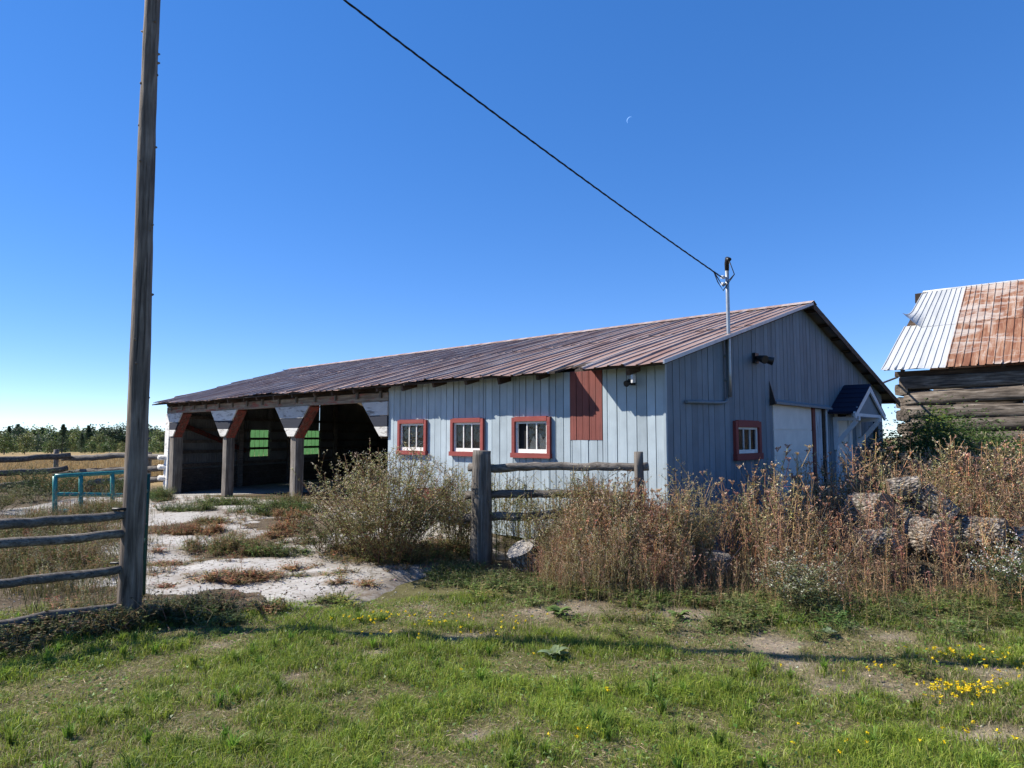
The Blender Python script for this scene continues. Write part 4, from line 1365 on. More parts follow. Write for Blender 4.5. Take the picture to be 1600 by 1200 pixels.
def p_seedy(seed, stemc=(0.17, 0.12, 0.07), leafc=(0.14, 0.13, 0.055), tipc=(0.36, 0.30, 0.21), nl=46, fluff=26, lean=0.16, branches=7, ll=(0.025, 0.06)):
    """goldenrod or aster gone to seed: leafy stem, pale fluffy head"""
    r = np.random.default_rng(seed); vb = VB()
    P = stem_path(r, 1.0, r.uniform(0.03, lean), 5)
    ribbons(vb, P[:-1], P[1:], 0.008, 0.005, jitter(stemc, 1, r, 0.2)[0], r)
    T = np.linspace(0, 1, 5)
    t = r.uniform(0.12, 0.95, nl); b = np.stack([np.interp(t, T, P[:, k]) for k in range(3)], 1)
    leaves(vb, b, rdir(r, nl, -0.5, 0.7), r.uniform(*ll, nl), r.uniform(0.006, 0.013, nl), jitter(leafc, nl, r, 0.35), r)
    for k in range(branches):
        t = r.uniform(0.45, 0.95); b = np.array([np.interp(t, T, P[:, k_]) for k_ in range(3)])
        e = b + rdir(r, 1, 0.5, 0.95)[0] * r.uniform(0.08, 0.25)
        ribbons(vb, b, e, 0.004, 0.003, jitter(stemc, 1, r, 0.2)[0], r)
        m = fluff // branches + 2
        q = b + (e - b) * r.uniform(0.35, 1.05, m)[:, None]
        leaves(vb, q, rdir(r, m, -0.3, 1), r.uniform(0.010, 0.020, m), r.uniform(0.008, 0.016, m), jitter(tipc, m, r, 0.3), r)
        leaves(vb, b + (e - b) * r.uniform(0.1, 0.9, 5)[:, None], rdir(r, 5, -0.3, 0.8), r.uniform(0.015, 0.035, 5), 0.007, jitter(leafc, 5, r, 0.35), r)
    return vb.arrays()


def p_low(seed, cols, n_st=16, spread=0.35, lw=(0.014, 0.030), lpl=9):
    """sprawling low weed: thin stems with small leaves; unit height"""
    r = np.random.default_rng(seed); vb = VB()
    for k in range(n_st):
        a = r.uniform(0, 6.28); s = spread * r.uniform(0.2, 1)
        P = np.array([[0.25 * s * math.cos(a), 0.25 * s * math.sin(a), 0], [0.6 * s * math.cos(a), 0.6 * s * math.sin(a), 0.5], [s * math.cos(a), s * math.sin(a), r.uniform(0.45, 1.0)]])
        c = np.array(cols[r.integers(len(cols))])
        ribbons(vb, P[:-1], P[1:], 0.005, 0.003, c * 0.7, r)
        t = r.uniform(0.2, 1, lpl); b = np.stack([np.interp(t, [0, 0.5, 1], P[:, k_]) for k_ in range(3)], 1)
        leaves(vb, b, rdir(r, lpl, -0.2, 0.9), r.uniform(lw[0], lw[1], lpl) * 1.5, r.uniform(lw[0], lw[1], lpl) * 0.7, jitter(c, lpl, r, 0.3), r)
    return vb.arrays()


def p_tuft(seed, cols, nb=26, w=0.006):
    r = np.random.default_rng(seed); vb = VB()
    base = np.concatenate([r.normal(0, 0.05, (nb, 2)), np.zeros((nb, 1))], 1)
    c = np.array([cols[i] for i in r.integers(0, len(cols), nb)]) * (1 + r.normal(0, 0.2, (nb, 1)))
    c = np.clip(c, 0.004, 0.9)
    blades(vb, base, r.uniform(0.5, 1.0, nb), np.full(nb, w), r.uniform(0, 6.28, nb), r.uniform(0.1, 0.7, nb), c * 0.6, c * 1.1, r)
    return vb.arrays()


def scatter(vb, protos, pos, sc, r, tint=0.15, zsc=None, flat_scale=False):
    """copies of the prototype arrays at pos (n,3) with scale sc"""
    n = len(pos); which = r.integers(0, len(protos), n); ang = r.uniform(0, 6.28, n)
    tn = 1 + r.normal(0, tint, (n, 1)); hue = 1 + r.normal(0, tint * 0.35, (n, 3))
    for k, (v, f, c) in enumerate(protos):
        m = np.where(which == k)[0]
        if not len(m): continue
        ca, sa = np.cos(ang[m])[:, None], np.sin(ang[m])[:, None]
        s = sc[m][:, None]; z = s if zsc is None else zsc[m][:, None]
        hs = s if not flat_scale else np.ones_like(s)
        X = (v[None, :, 0] * ca - v[None, :, 1] * sa) * hs + pos[m][:, 0:1]
        Y = (v[None, :, 0] * sa + v[None, :, 1] * ca) * hs + pos[m][:, 1:2]
        Z = v[None, :, 2] * z + pos[m][:, 2:3]
        V_ = np.stack([X, Y, Z], -1)
        F_ = f[None] + (np.arange(len(m)) * len(v))[:, None, None]
        C_ = np.clip(c[None] * (tn[m] * hue[m])[:, None], 0.003, 0.9)
        vb.add(V_.reshape(-1, 3), F_.reshape(-1, 3), C_.reshape(-1, 3))


def on_ground(x, y, dz=0.0):
    return np.stack([x, y, gz(x, y) + dz], 1)


def on_pad(x, y, dz=0.0):
    lx_, ly_ = to_barn(x, y)
    p = np.where((poly_sd(x, y, PAD) > -0.8) & (ly_ < -0.02), pad_z(x, y), -9)
    return np.stack([x, y, np.maximum(gz(x, y), p) + dz], 1)


# ------------------------------------------------------------------ lawn
r = np.random.default_rng(21); vb = VB()
N = 470000
y = 2.4 + (6.9 - 2.4) * r.random(N) ** 1.0; x = r.uniform(-1, 1, N) * (0.80 * y + 0.7)
lm = lawn_mask(x, y); bmk = 0.8 * bare_mask(x, y)
cl = fbm(x * 2.3 + 60, y * 2.3 + 60, 3); cl2 = fbm(x * 7 + 20, y * 7 + 20, 2); cl3 = fbm(x * 0.7 + 90, y * 0.7 + 12, 2)
dens = lm * (1 - 0.88 * bmk) * (0.62 + 0.5 * sstep(0.36, 0.58, cl2))
keep = (r.random(N) < dens) & (weed_field(x, y)[0] < 0.9)
x, y, cl, cl2, cl3, bmk = x[keep], y[keep], cl[keep], cl2[keep], cl3[keep], bmk[keep]; n = len(x)
h = (0.024 + 0.042 * sstep(0.36, 0.68, cl) + 0.022 * sstep(0.45, 0.65, cl2)) * r.uniform(0.55, 1.35, n) * (1 - 0.45 * bmk)
gcol = np.array([(0.225, 0.315, 0.035), (0.275, 0.345, 0.042), (0.17, 0.26, 0.040), (0.31, 0.335, 0.07)])[r.integers(0, 4, n)]
dry = np.array((0.46, 0.375, 0.22))
dm = np.clip((0.62 - cl) * 1.5 + 0.7 * bmk + r.normal(0, 0.2, n) + (0.5 - cl3) * 1.3 + (0.5 - cl2) * 0.8 - 0.06, 0, 1); dm = (r.random(n) < dm * 0.85)[:, None]
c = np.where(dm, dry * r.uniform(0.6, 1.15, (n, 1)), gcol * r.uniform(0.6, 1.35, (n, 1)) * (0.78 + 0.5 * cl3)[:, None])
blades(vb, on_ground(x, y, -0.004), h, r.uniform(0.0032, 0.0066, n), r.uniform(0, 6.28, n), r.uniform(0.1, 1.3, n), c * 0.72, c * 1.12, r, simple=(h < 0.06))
# coarser tufts standing out of the turf
T = 620
ty = r.uniform(2.6, 6.6, T); tx = r.uniform(-1, 1, T) * (0.85 * ty + 0.8)
ok = (lawn_mask(tx, ty) > 0.5) & (bare_mask(tx, ty) < 0.5) & (fbm(tx * 2.3 + 60, ty * 2.3 + 60, 3) > 0.5); tx, ty = tx[ok], ty[ok]
tp = [p_tuft(700 + k, [(0.18, 0.28, 0.035), (0.21, 0.31, 0.045), (0.13, 0.22, 0.035)], 34, 0.055) for k in range(6)]
scatter(vb, tp, on_ground(tx, ty, -0.004), r.uniform(0.08, 0.16, len(tx)), r, 0.18)
# small round leaves of clover and plantain
N = 16000
cy = r.uniform(2.6, 6.7, N); cx = r.uniform(-1, 1, N) * (0.85 * cy + 0.8)
ok = (lawn_mask(cx, cy) > 0.4) & (r.random(N) < 0.25 + sstep(0.45, 0.6, fbm(cx * 1.6 + 9, cy * 1.6 + 3, 3))) & (bare_mask(cx, cy) < 0.6)
cx, cy = cx[ok], cy[ok]; n = len(cx)
leaves(vb, on_ground(cx, cy, 0.0) + np.stack([np.zeros(n), np.zeros(n), r.uniform(0.008, 0.05, n)], 1), rdir(r, n, 0.0, 0.55), r.uniform(0.014, 0.034, n), r.uniform(0.010, 0.022, n), jitter((0.14, 0.22, 0.05), n, r, 0.25), r)
n = 60000
hy = r.uniform(2.5, 6.7, n); hx = r.uniform(-1, 1, n) * (0.85 * hy + 0.8)
ok = (lawn_mask(hx, hy) > 0.3) & (r.random(n) < 0.35 + 0.65 * sstep(0.55, 0.40, fbm(hx * 2.3 + 60, hy * 2.3 + 60, 3))); hx, hy = hx[ok], hy[ok]; n = len(hx)
leaves(vb, on_ground(hx, hy, 0.0) + np.stack([np.zeros(n), np.zeros(n), r.uniform(0.003, 0.016, n)], 1), rdir(r, n, -0.12, 0.28), r.uniform(0.02, 0.06, n), r.uniform(0.002, 0.0045, n), jitter((0.46, 0.375, 0.23), n, r, 0.3), r)
lawn_o = vb.build('lawn_grass', M['grassmat'])
tag(lawn_o, 'short patchy green lawn grass across the foreground', 'grass', kind='stuff')

# yellow trefoil flowers
r = np.random.default_rng(31); vb = VB()
FL = [(1520, 1078, 70, 14, 44), (1480, 1075, 60, 10, 26), (1475, 1022, 40, 12, 26), (1550, 1035, 45, 16, 22), (1370, 1045, 50, 6, 8), (590, 968, 60, 8, 22), (680, 970, 60, 7, 16), (770, 992, 60, 8, 10), (820, 965, 60, 8, 8),
      (640, 985, 90, 12, 9), (1310, 1150, 60, 25, 6), (1520, 1150, 60, 30, 10), (930, 1145, 80, 14, 4), (900, 1050, 300, 60, 5)]
cp, sp = math.cos(PITCH), math.sin(PITCH)
for cx, cy, hx, hy, n in FL:
    px = cx + r.normal(0, 0.55, n) * hx; py = cy + r.normal(0, 0.55, n) * hy
    dx = (px - 800) / F_PX; vv = (600 - py) / F_PX; dz = sp + vv * cp; dyy = cp - vv * sp
    k = -(CAM_H - 0.06) / dz
    X, Y = dx * k, dyy * k
    b = on_ground(X, Y); hh = r.uniform(0.05, 0.10, n); tip = b + np.stack([r.normal(0, 0.01, n), r.normal(0, 0.01, n), hh], 1)
    ribbons(vb, b, tip, 0.003, 0.002, (0.08, 0.13, 0.03), r)
    for j in range(9):
        leaves(vb, tip + r.normal(0, 0.004, (n, 3)), rdir(r, n, -0.05, 0.6), r.uniform(0.007, 0.016, n), 0.011, jitter((0.80, 0.58, 0.015), n, r, 0.16), r)
yf = vb.build('yellow_wildflowers', M['flower'])
tag(yf, 'small bright yellow wildflowers dotted over the lawn', 'flowers', kind='stuff')

# pebbles and crumbs on bare spots
r = np.random.default_rng(33); vb = VB()
px, py = [], []
for bx, by, rad in BARE:
    n = int(150 * rad); px.append(r.normal(bx, rad * 0.8, n)); py.append(r.normal(by, rad * 0.55, n))
n = 4200; gx_ = r.uniform(-6.5, -0.4, n); gy_ = 6.0 + 6 * r.random(n) ** 1.8; px.append(gx_); py.append(gy_)
px = np.concatenate(px); py = np.concatenate(py); n = len(px)
inpad = (poly_sd(px, py, PAD) > -0.3)
P = np.stack([px, py, np.where(inpad, np.maximum(gz(px, py), pad_z(px, py)), gz(px, py))], 1); s = r.uniform(0.004, 0.015, n)
octv = np.array([(1, 0, 0), (0, 1, 0), (-1, 0, 0), (0, -1, 0), (0, 0, .7), (0, 0, -.7)], float)
octf = np.array([(0, 1, 4), (1, 2, 4), (2, 3, 4), (3, 0, 4), (1, 0, 5), (2, 1, 5), (3, 2, 5), (0, 3, 5)])
Vg = P[:, None] + octv[None] * s[:, None, None] * r.uniform(0.6, 1.3, (n, 6, 1))
vb.add(Vg.reshape(-1, 3), (octf[None] + (np.arange(n) * 6)[:, None, None]).reshape(-1, 3), np.repeat(jitter((0.30, 0.265, 0.225), n, r, 0.45), 6, 0))
n = 5000; qx = r.uniform(-6.5, -0.5, n); qy = 6.0 + 7 * r.random(n) ** 1.6; ok = poly_sd(qx, qy, PAD) > 0; qx, qy = qx[ok], qy[ok]; n = len(qx)
leaves(vb, np.stack([qx, qy, np.maximum(gz(qx, qy), pad_z(qx, qy)) + 0.004], 1), rdir(r, n, -0.05, 0.2), r.uniform(0.015, 0.06, n), r.uniform(0.003, 0.012, n), jitter((0.27, 0.18, 0.11), n, r, 0.4), r)
gv = vb.build('gravel', M['drymat'])
tag(gv, 'pale crumbs of gravel strewn on bare earth and pad edge', 'gravel', kind='stuff')

# ------------------------------------------------------------------ weeds on the pad
r = np.random.default_rng(41); vb = VB()
KC_B = 1.55
KC = {'green': [(0.085, 0.125, 0.03), (0.10, 0.13, 0.04), (0.13, 0.12, 0.05), (0.055, 0.085, 0.025)], 'rust': [(0.23, 0.10, 0.055), (0.19, 0.115, 0.06), (0.16, 0.12, 0.05), (0.27, 0.16, 0.085), (0.12, 0.115, 0.045)],
      'mixed': [(0.10, 0.12, 0.035), (0.17, 0.125, 0.055), (0.20, 0.11, 0.06), (0.12, 0.13, 0.045)], 'gold': [(0.22, 0.20, 0.05), (0.15, 0.17, 0.04), (0.10, 0.13, 0.035)], 'dark': [(0.045, 0.07, 0.022), (0.06, 0.09, 0.025), (0.09, 0.09, 0.035)]}
KC = {k: [tuple(q * KC_B for q in c) for c in v] for k, v in KC.items()}
PL = {k: [p_low(800 + 17 * i + j, c, 15, 0.16) for j in range(4)] for i, (k, c) in enumerate(KC.items())}
N = 30000
y = r.uniform(5.6, 18.6, N); x = r.uniform(-12, 0.3, N)
wf, wi = weed_field(x, y); lx, ly = to_barn(x, y)
ok = (wf > 0.25) & (ly < -0.35) & (r.random(N) < 0.2 + 0.6 * sstep(0.2, 1.1, wf)) & (np.hypot(x + 3.29, y - 5.89) > 0.16)
x, y, wf, wi = x[ok], y[ok], wf[ok], wi[ok]
sx = r.uniform(-10, -0.4, 4200); sy = 6.1 + 11 * r.random(4200) ** 1.3; lx_, ly_ = to_barn(sx, sy)
ok = (poly_sd(sx, sy, PAD) > 0.05) & (ly_ < -0.35) & (fbm(sx * 1.1 + 44, sy * 1.9 + 7, 3) > 0.535); sx, sy = sx[ok], sy[ok]
sh = r.uniform(0.03, 0.14, len(sx))
scatter(vb, [p_low(870 + j, KC['mixed'] + KC['rust'], 9, 0.10, lpl=6) for j in range(4)], np.stack([sx, sy, np.maximum(gz(sx, sy), pad_z(sx, sy)) - 0.005], 1), sh, r, 0.25, zsc=sh, flat_scale=True)
for k in KC:
    m = np.array([WEEDS[i][5] == k for i in wi]); 
    if not m.any(): continue
    hh = np.array([WEEDS[i][4] for i in wi[m]]) * r.uniform(0.5, 1.25, m.sum()) * (0.45 + 0.6 * sstep(0.2, 0.9, wf[m]))
    scatter(vb, PL[k], on_pad(x[m], y[m], -0.008), hh, r, 0.22, zsc=hh, flat_scale=True)
    # grassy blades between
    n = m.sum() * 6
    j = r.integers(0, m.sum(), n); bx = x[m][j] + r.normal(0, 0.09, n); by = y[m][j] + r.normal(0, 0.09, n)
    cc = np.array(KC[k])[r.integers(0, len(KC[k]), n)] * r.uniform(0.7, 1.4, (n, 1))
    blades(vb, on_pad(bx, by, -0.008), hh[j] * r.uniform(0.35, 1.15, n), np.full(n, 0.0055), r.uniform(0, 6.28, n), r.uniform(0.1, 1.0, n), cc * 0.7, cc, r)
pw = vb.build('pad_weeds', M['leafgreen'])
tag(pw, 'low green and rusty red weeds growing across the broken concrete', 'weeds', kind='stuff')


# ------------------------------------------------------------------ dry weed thicket on the right
def in_barn(x, y, m=0.15):
    lx, ly = to_barn(x, y)
    return (lx < m) & (ly > -m) & (ly < 12) & (lx > -21)


def near_post(x, y):
    return np.hypot(x + 0.39, y - 8.6) < 0.17


THK = np.array([(0.25, 7.45), (0.6, 6.8), (1.6, 6.45), (2.6, 6.3), (3.6, 6.25), (5.2, 6.2), (8.5, 6.3), (12.5, 9.5), (12.5, 15.0), (9.2, 15.2), (1.95, 8.2), (0.9, 8.9), (0.25, 8.5)])
r = np.random.default_rng(51); vb = VB()
lace = [p_lace(900 + k) for k in range(9)]
rod = [p_seedy(930 + k, stemc=(0.29, 0.18, 0.105), leafc=(0.335, 0.205, 0.11), tipc=(0.50, 0.37, 0.255), nl=48, fluff=34) for k in range(8)]
rodg = [p_seedy(950 + k, stemc=(0.25, 0.18, 0.10), leafc=(0.24, 0.215, 0.085), tipc=(0.48, 0.41, 0.27), nl=46, fluff=34) for k in range(7)]
tallg = [p_tuft(970 + k, [(0.42, 0.31, 0.18), (0.34, 0.23, 0.13), (0.27, 0.175, 0.095)], 16, 0.008) for k in range(4)]
N = 13200
x = r.uniform(0.1, 12.5, N); y = r.uniform(6.1, 15.2, N)
sd = poly_sd(x, y, THK)
vis = np.clip(1.25 - (y - 6) * 0.12, 0.22, 1)
nx_ = r.random(N) < 0.22
x = np.where(nx_, r.uniform(0.3, 2.1, N), x); y = np.where(nx_, r.uniform(6.7, 8.4, N), y)
sd = poly_sd(x, y, THK) + (fbm(x * 1.2, y * 1.2 + 4, 3) - 0.5) * 1.1
ok = (sd > 0) & ~in_barn(x, y) & (r.random(N) < vis) & ~near_post(x, y) & (x < 0.80 * y + 0.9)
# keep the logs in view
ok &= ~((np.hypot((x - 4.8) / 1.35, (y - 7.6) / 0.75) < 1) & (r.random(N) < 0.38))
ok &= ~((np.hypot((x - 2.15) / 0.34, (y - 7.2) / 0.62) < 1) & (r.random(N) < 0.8))
x, y, sd = x[ok], y[ok], sd[ok]; n = len(x)
big = fbm(x * 0.8 + 30, y * 0.8 + 30, 2)
hh = (0.30 + 0.92 * sstep(-0.1, 1.25, sd)) * r.uniform(0.65, 1.12, n) * (0.8 + 0.4 * big)
hh *= np.where((x > 0.2) & (x < 1.75), 1.03, 1.0)
front_right = (x > 3.2) & (y < 8.2)
hh *= np.where(front_right, np.where(y < 7.3, 0.72, 0.66), 1.0)
hh *= np.where((x > 1.9) & (x < 3.2) & (y > 7.3), 1.08, 1.0)
hh *= np.where(y > 8.2, 1.06, 1.0)
hh *= np.where(np.hypot((x - 2.12) / 0.34, (y - 7.0) / 0.75) < 1, 0.45, 1.0)
kind = r.random(n) + (fbm(x * 1.1 + 80, y * 1.1 + 80, 2) - 0.5) * 0.9 - 0.28 * (x < 1.3)
for arr, m in ((rodg, kind < 0.30), (rod, (kind >= 0.30) & (kind < 0.64)), (lace, kind >= 0.64)):
    scatter(vb, arr, on_ground(x[m], y[m], -0.02), hh[m], r, 0.22)
# dead grass and stalks woven between
N = 5200
gx = r.uniform(0.2, 12, N); gy = r.uniform(6.2, 14, N)
sd = poly_sd(gx, gy, THK); ok = (sd > -0.1) & ~in_barn(gx, gy) & (r.random(N) < np.clip(1.3 - (gy - 6) * 0.11, 0.25, 1)) & ~near_post(gx, gy) & (gx < 0.80 * gy + 0.9)
gx, gy, sd = gx[ok], gy[ok], sd[ok]
gh = r.uniform(0.18, 0.62, len(gx)) * (0.4 + 0.75 * sstep(-0.1, 1.0, sd)) * np.where((gx > 3.2) & (gy < 8.0), 0.65, 1.0)
scatter(vb, tallg, on_ground(gx, gy, -0.02), gh, r, 0.22)
# shorter stragglers in front that break the edge
n = 330
fx = r.uniform(0.1, 9.5, n); fy = np.interp(fx, [0.1, 0.7, 2.6, 5.2, 9.5], [7.5, 6.75, 6.25, 6.15, 6.3]) + r.normal(0.0, 0.22, n)
scatter(vb, rod + rodg + lace[:3], on_ground(fx, fy, -0.02), r.uniform(0.14, 0.50, n), r, 0.22)
# leaning bare stalks that catch the light
n = 200
sx = r.uniform(0.8, 9, n); sy = r.uniform(6.9, 10.5, n); ok = ~in_barn(sx, sy); sx, sy = sx[ok], sy[ok]; n = len(sx)
b = on_ground(sx, sy); e = b + rdir(r, n, 0.55, 0.98) * r.uniform(0.5, 1.15, n)[:, None] * np.where((sx > 3.2), 0.6, 1.0)[:, None]
mdl = (b + e) / 2 + r.normal(0, 0.05, (n, 3)); sc_ = jitter((0.36, 0.28, 0.20), n, r, 0.25)
ribbons(vb, b, mdl, 0.007, 0.005, sc_, r); ribbons(vb, mdl, e, 0.005, 0.003, sc_, r)
dw = vb.build('dry_weeds', M['drymat'])
tag(dw, 'tall thicket of brown dried weeds in front of the gable', 'weeds', kind='stuff')

# greener foot of the thicket and weeds along the fence and barn wall
r = np.random.default_rng(61); vb = VB()
gre = [p_low(1000 + k, [(0.14, 0.19, 0.05), (0.19, 0.21, 0.07), (0.26, 0.22, 0.10), (0.12, 0.16, 0.045)], 18, 0.20, (0.016, 0.034)) for k in range(5)]
N = 800
x = r.uniform(-0.9, 9.0, N); y = 6.05 + r.normal(0.25, 0.38, N) + np.where(x < 1.2, (1.2 - x) * 0.85, 0)
ok = (bare_mask(x, y) < 0.5) & ~near_post(x, y) & ~in_barn(x, y); x, y = x[ok], y[ok]
hh = r.uniform(0.06, 0.19, len(x))
scatter(vb, gre, on_ground(x, y, -0.01), hh, r, 0.25, zsc=hh, flat_scale=True)
n = 7000
j = r.integers(0, len(x), n); bx = x[j] + r.normal(0, 0.12, n); by = y[j] + r.normal(0, 0.12, n)
cc = np.array([(0.15, 0.21, 0.04), (0.20, 0.23, 0.07), (0.40, 0.32, 0.17), (0.30, 0.25, 0.12)])[r.integers(0, 4, n)] * r.uniform(0.7, 1.25, (n, 1))
blades(vb, on_ground(bx, by, -0.01), r.uniform(0.06, 0.22, n), np.full(n, 0.006), r.uniform(0, 6.28, n), r.uniform(0.1, 1.0, n), cc * 0.7, cc, r)
# yellow-green goldenrod behind the right-hand fence
n = 210
lx = r.uniform(-3.3, -0.2, n); ly = r.uniform(-1.35, -0.35, n); wx, wy = from_barn(lx, ly)
rodyg = [p_seedy(1100 + k, leafc=(0.20, 0.20, 0.05), tipc=(0.45, 0.38, 0.20), nl=60, fluff=34) for k in range(5)]
scatter(vb, rodyg, on_ground(wx, wy, -0.02), r.uniform(0.65, 1.12, n), r, 0.2)
ew = vb.build('edge_weeds', M['leafgreen'])
tag(ew, 'green undergrowth along the foot of thicket and fence', 'weeds', kind='stuff')

# left side: weeds behind the near fence, shrubs before the far fence, field grass beyond
r = np.random.default_rng(71); vb = VB()
N = 2300
y = r.uniform(5.2, 17.5, N); x = -(0.56 * y) - r.uniform(0, 1, N) * (0.28 * y + 1.5)
dfl = (x + 3.29) * 0.667 - (y - 5.89) * 0.745        # > 0 on the lawn side of the near fence
ok = (dfl < 0.05 + 0.15 * r.random(N)) & (r.random(N) < 0.3 + sstep(0.35, 0.55, fbm(x * 0.8 + 6, y * 0.8 + 2, 3))) & (weed_field(x, y)[0] > -3) & (np.hypot(x + 3.29, y - 5.89) > 0.2)
x, y = x[ok], y[ok]; n = len(x)
olive = [p_seedy(1200 + k, stemc=(0.16, 0.12, 0.07), leafc=(0.25, 0.22, 0.10), tipc=(0.50, 0.43, 0.31), nl=50, fluff=30) for k in range(6)]
hh = r.uniform(0.22, 0.50, n) * np.where(y > 12, 1.25, 1.0) * np.where(y < 6.6, 0.75, 1)
m = r.random(n) < 0.7
scatter(vb, olive, on_ground(x[m], y[m], -0.02), hh[m], r, 0.25)
scatter(vb, PL['mixed'] + PL['rust'], on_ground(x[~m], y[~m], -0.02), hh[~m] * 0.7, r, 0.25, zsc=hh[~m] * 0.7, flat_scale=True)
n = 16000
j = r.integers(0, len(x), n); bx = x[j] + r.normal(0, 0.2, n); by = y[j] + r.normal(0, 0.2, n)
cc = np.array([(0.12, 0.13, 0.045), (0.25, 0.19, 0.10), (0.19, 0.15, 0.07), (0.10, 0.11, 0.035)])[r.integers(0, 4, n)] * r.uniform(0.7, 1.3, (n, 1))
blades(vb, on_ground(bx, by, -0.01), r.uniform(0.08, 0.30, n), np.full(n, 0.007), r.uniform(0, 6.28, n), r.uniform(0.1, 1.0, n), cc * 0.7, cc, r)
# dark tangle at the foot of the near fence
n = 700
s_ = r.uniform(-0.9, 2.6, n); off = r.normal(0.02, 0.16, n)
bx = -3.36 - 0.745 * s_ + 0.667 * off; by = 5.80 - 0.667 * s_ - 0.745 * off
ok = np.hypot(bx + 3.29, by - 5.89) > 0.14
dk = [p_low(1300 + k, [(0.10, 0.125, 0.045), (0.17, 0.145, 0.07), (0.21, 0.15, 0.08), (0.09, 0.12, 0.04)], 14, 0.16) for k in range(4)]
hd = r.uniform(0.08, 0.24, n)
scatter(vb, dk, on_ground(bx[ok], by[ok], -0.01), hd[ok], r, 0.25, zsc=hd[ok], flat_scale=True)
wl = vb.build('fence_weeds', M['leafgreen'])
tag(wl, 'olive and tan weeds growing behind the left rail fence', 'weeds', kind='stuff')

r = np.random.default_rng(81); vb = VB()
N = 42000
y = 19.5 + 45 * r.random(N) ** 1.6; x = -(0.46 * y) - r.random(N) * (0.42 * y + 3)
lx, ly = to_barn(x, y); ok = ~in_barn(x, y, 0.6); x, y = x[ok], y[ok]; n = len(x)
cc = np.array([(0.46, 0.32, 0.145), (0.40, 0.265, 0.12), (0.33, 0.235, 0.10), (0.50, 0.37, 0.19)])[r.integers(0, 4, n)] * r.uniform(0.75, 1.2, (n, 1))
blades(vb, on_ground(x, y, -0.02), r.uniform(0.25, 0.55, n), 0.010 + 0.0007 * y, r.uniform(0, 6.28, n), r.uniform(0.05, 0.6, n), cc * 0.75, cc * 1.1, r)
fg = vb.build('field_grass', M['drymat'])
tag(fg, 'tan dry hay field beyond the far rail fence', 'grass', kind='stuff')


# ------------------------------------------------------------------ single bushes and plants
def bush(name, label, cat, loc, n_st, height, spread, leafc, tipc, stemc, seed, lpb=26, br=9, ll=(0.02, 0.045), fl=5, group=None, wid=1.0):
    r = np.random.default_rng(seed); sv, lv = VB(), VB()
    for k in range(n_st):
        a = r.uniform(0, 6.28); rad = spread * math.sqrt(r.random()); h = height * r.uniform(0.55, 1.05) * (1 - 0.30 * (rad / spread) ** 2)
        b0 = np.array([0.28 * rad * math.cos(a) * wid, 0.28 * rad * math.sin(a), 0]) + np.append(r.normal(0, 0.05, 2), 0)
        e = np.array([rad * math.cos(a) * wid, rad * math.sin(a), h])
        t = np.linspace(0, 1, 5)[:, None]
        P = b0 + (e - b0) * np.concatenate([t ** 1.25, t ** 1.25, t ** 0.92], 1) + np.concatenate([np.zeros((1, 3)), r.normal(0, 0.02, (4, 3))])
        ribbons(sv, P[:-1], P[1:], 0.009, 0.005, jitter(stemc, 1, r, 0.2)[0], r)
        for j in range(br):
            tt = r.uniform(0.3, 1.0); b = np.array([np.interp(tt, t[:, 0], P[:, q]) for q in range(3)])
            d = rdir(r, 1, 0.3, 0.95)[0] * r.uniform(0.10, 0.28); en = b + d
            ribbons(sv, b, en, 0.005, 0.003, jitter(stemc, 1, r, 0.2)[0], r)
            m = lpb // 3
            q = b + d * r.uniform(0.05, 1, m)[:, None]
            leaves(lv, q, rdir(r, m, -0.3, 0.9), r.uniform(*ll, m), r.uniform(0.006, 0.013, m), jitter(leafc, m, r, 0.35), r)
            if tt > 0.5:
                leaves(lv, en + r.normal(0, 0.012, (fl, 3)), rdir(r, fl, -0.2, 1), r.uniform(0.010, 0.019, fl), r.uniform(0.009, 0.016, fl), jitter(tipc, fl, r, 0.25), r)
        m = lpb
        tt = r.uniform(0.12, 0.95, m); q = np.stack([np.interp(tt, t[:, 0], P[:, z]) for z in range(3)], 1)
        leaves(lv, q, rdir(r, m, -0.5, 0.7), r.uniform(*ll, m) * 1.2, r.uniform(0.006, 0.013, m), jitter(leafc, m, r, 0.35), r)
    o = empty(name, (loc[0], loc[1], float(gz(loc[0], loc[1])) - 0.01))
    tag(o, label, cat, group)
    sv.build('stems', M['drymat'], o); lv.build('leaves', M['leafgreen'], o)
    return o


bush('bush', 'big olive bush of seeded stems growing on the concrete pad', 'bush', (-1.55, 8.35), 190, 1.42, 0.98, (0.25, 0.235, 0.09), (0.55, 0.47, 0.32), (0.16, 0.085, 0.055), 1, lpb=30, br=11)
bush('bush', 'low leafy bush at the left foot of the big olive bush', 'bush', (-2.35, 8.6), 30, 0.55, 0.5, (0.13, 0.145, 0.05), (0.33, 0.29, 0.18), (0.15, 0.10, 0.06), 2, lpb=24, br=7)
bush('bush', 'thin olive bush between big bush and cedar gate post', 'bush', (-0.75, 8.95), 34, 0.95, 0.42, (0.23, 0.22, 0.085), (0.50, 0.44, 0.30), (0.15, 0.09, 0.06), 3, lpb=24, br=8)
bush('bush', 'grey-green seeded bush right of the cedar gate post', 'bush', (0.62, 7.75), 44, 0.92, 0.48, (0.22, 0.20, 0.09), (0.52, 0.45, 0.33), (0.14, 0.085, 0.055), 4, lpb=24, br=9)
bush('bush', 'pale green bush at lawn edge in front of brown thicket', 'bush', (2.62, 6.28), 34, 0.50, 0.36, (0.17, 0.185, 0.085), (0.46, 0.44, 0.34), (0.14, 0.12, 0.06), 5, lpb=24, br=8)
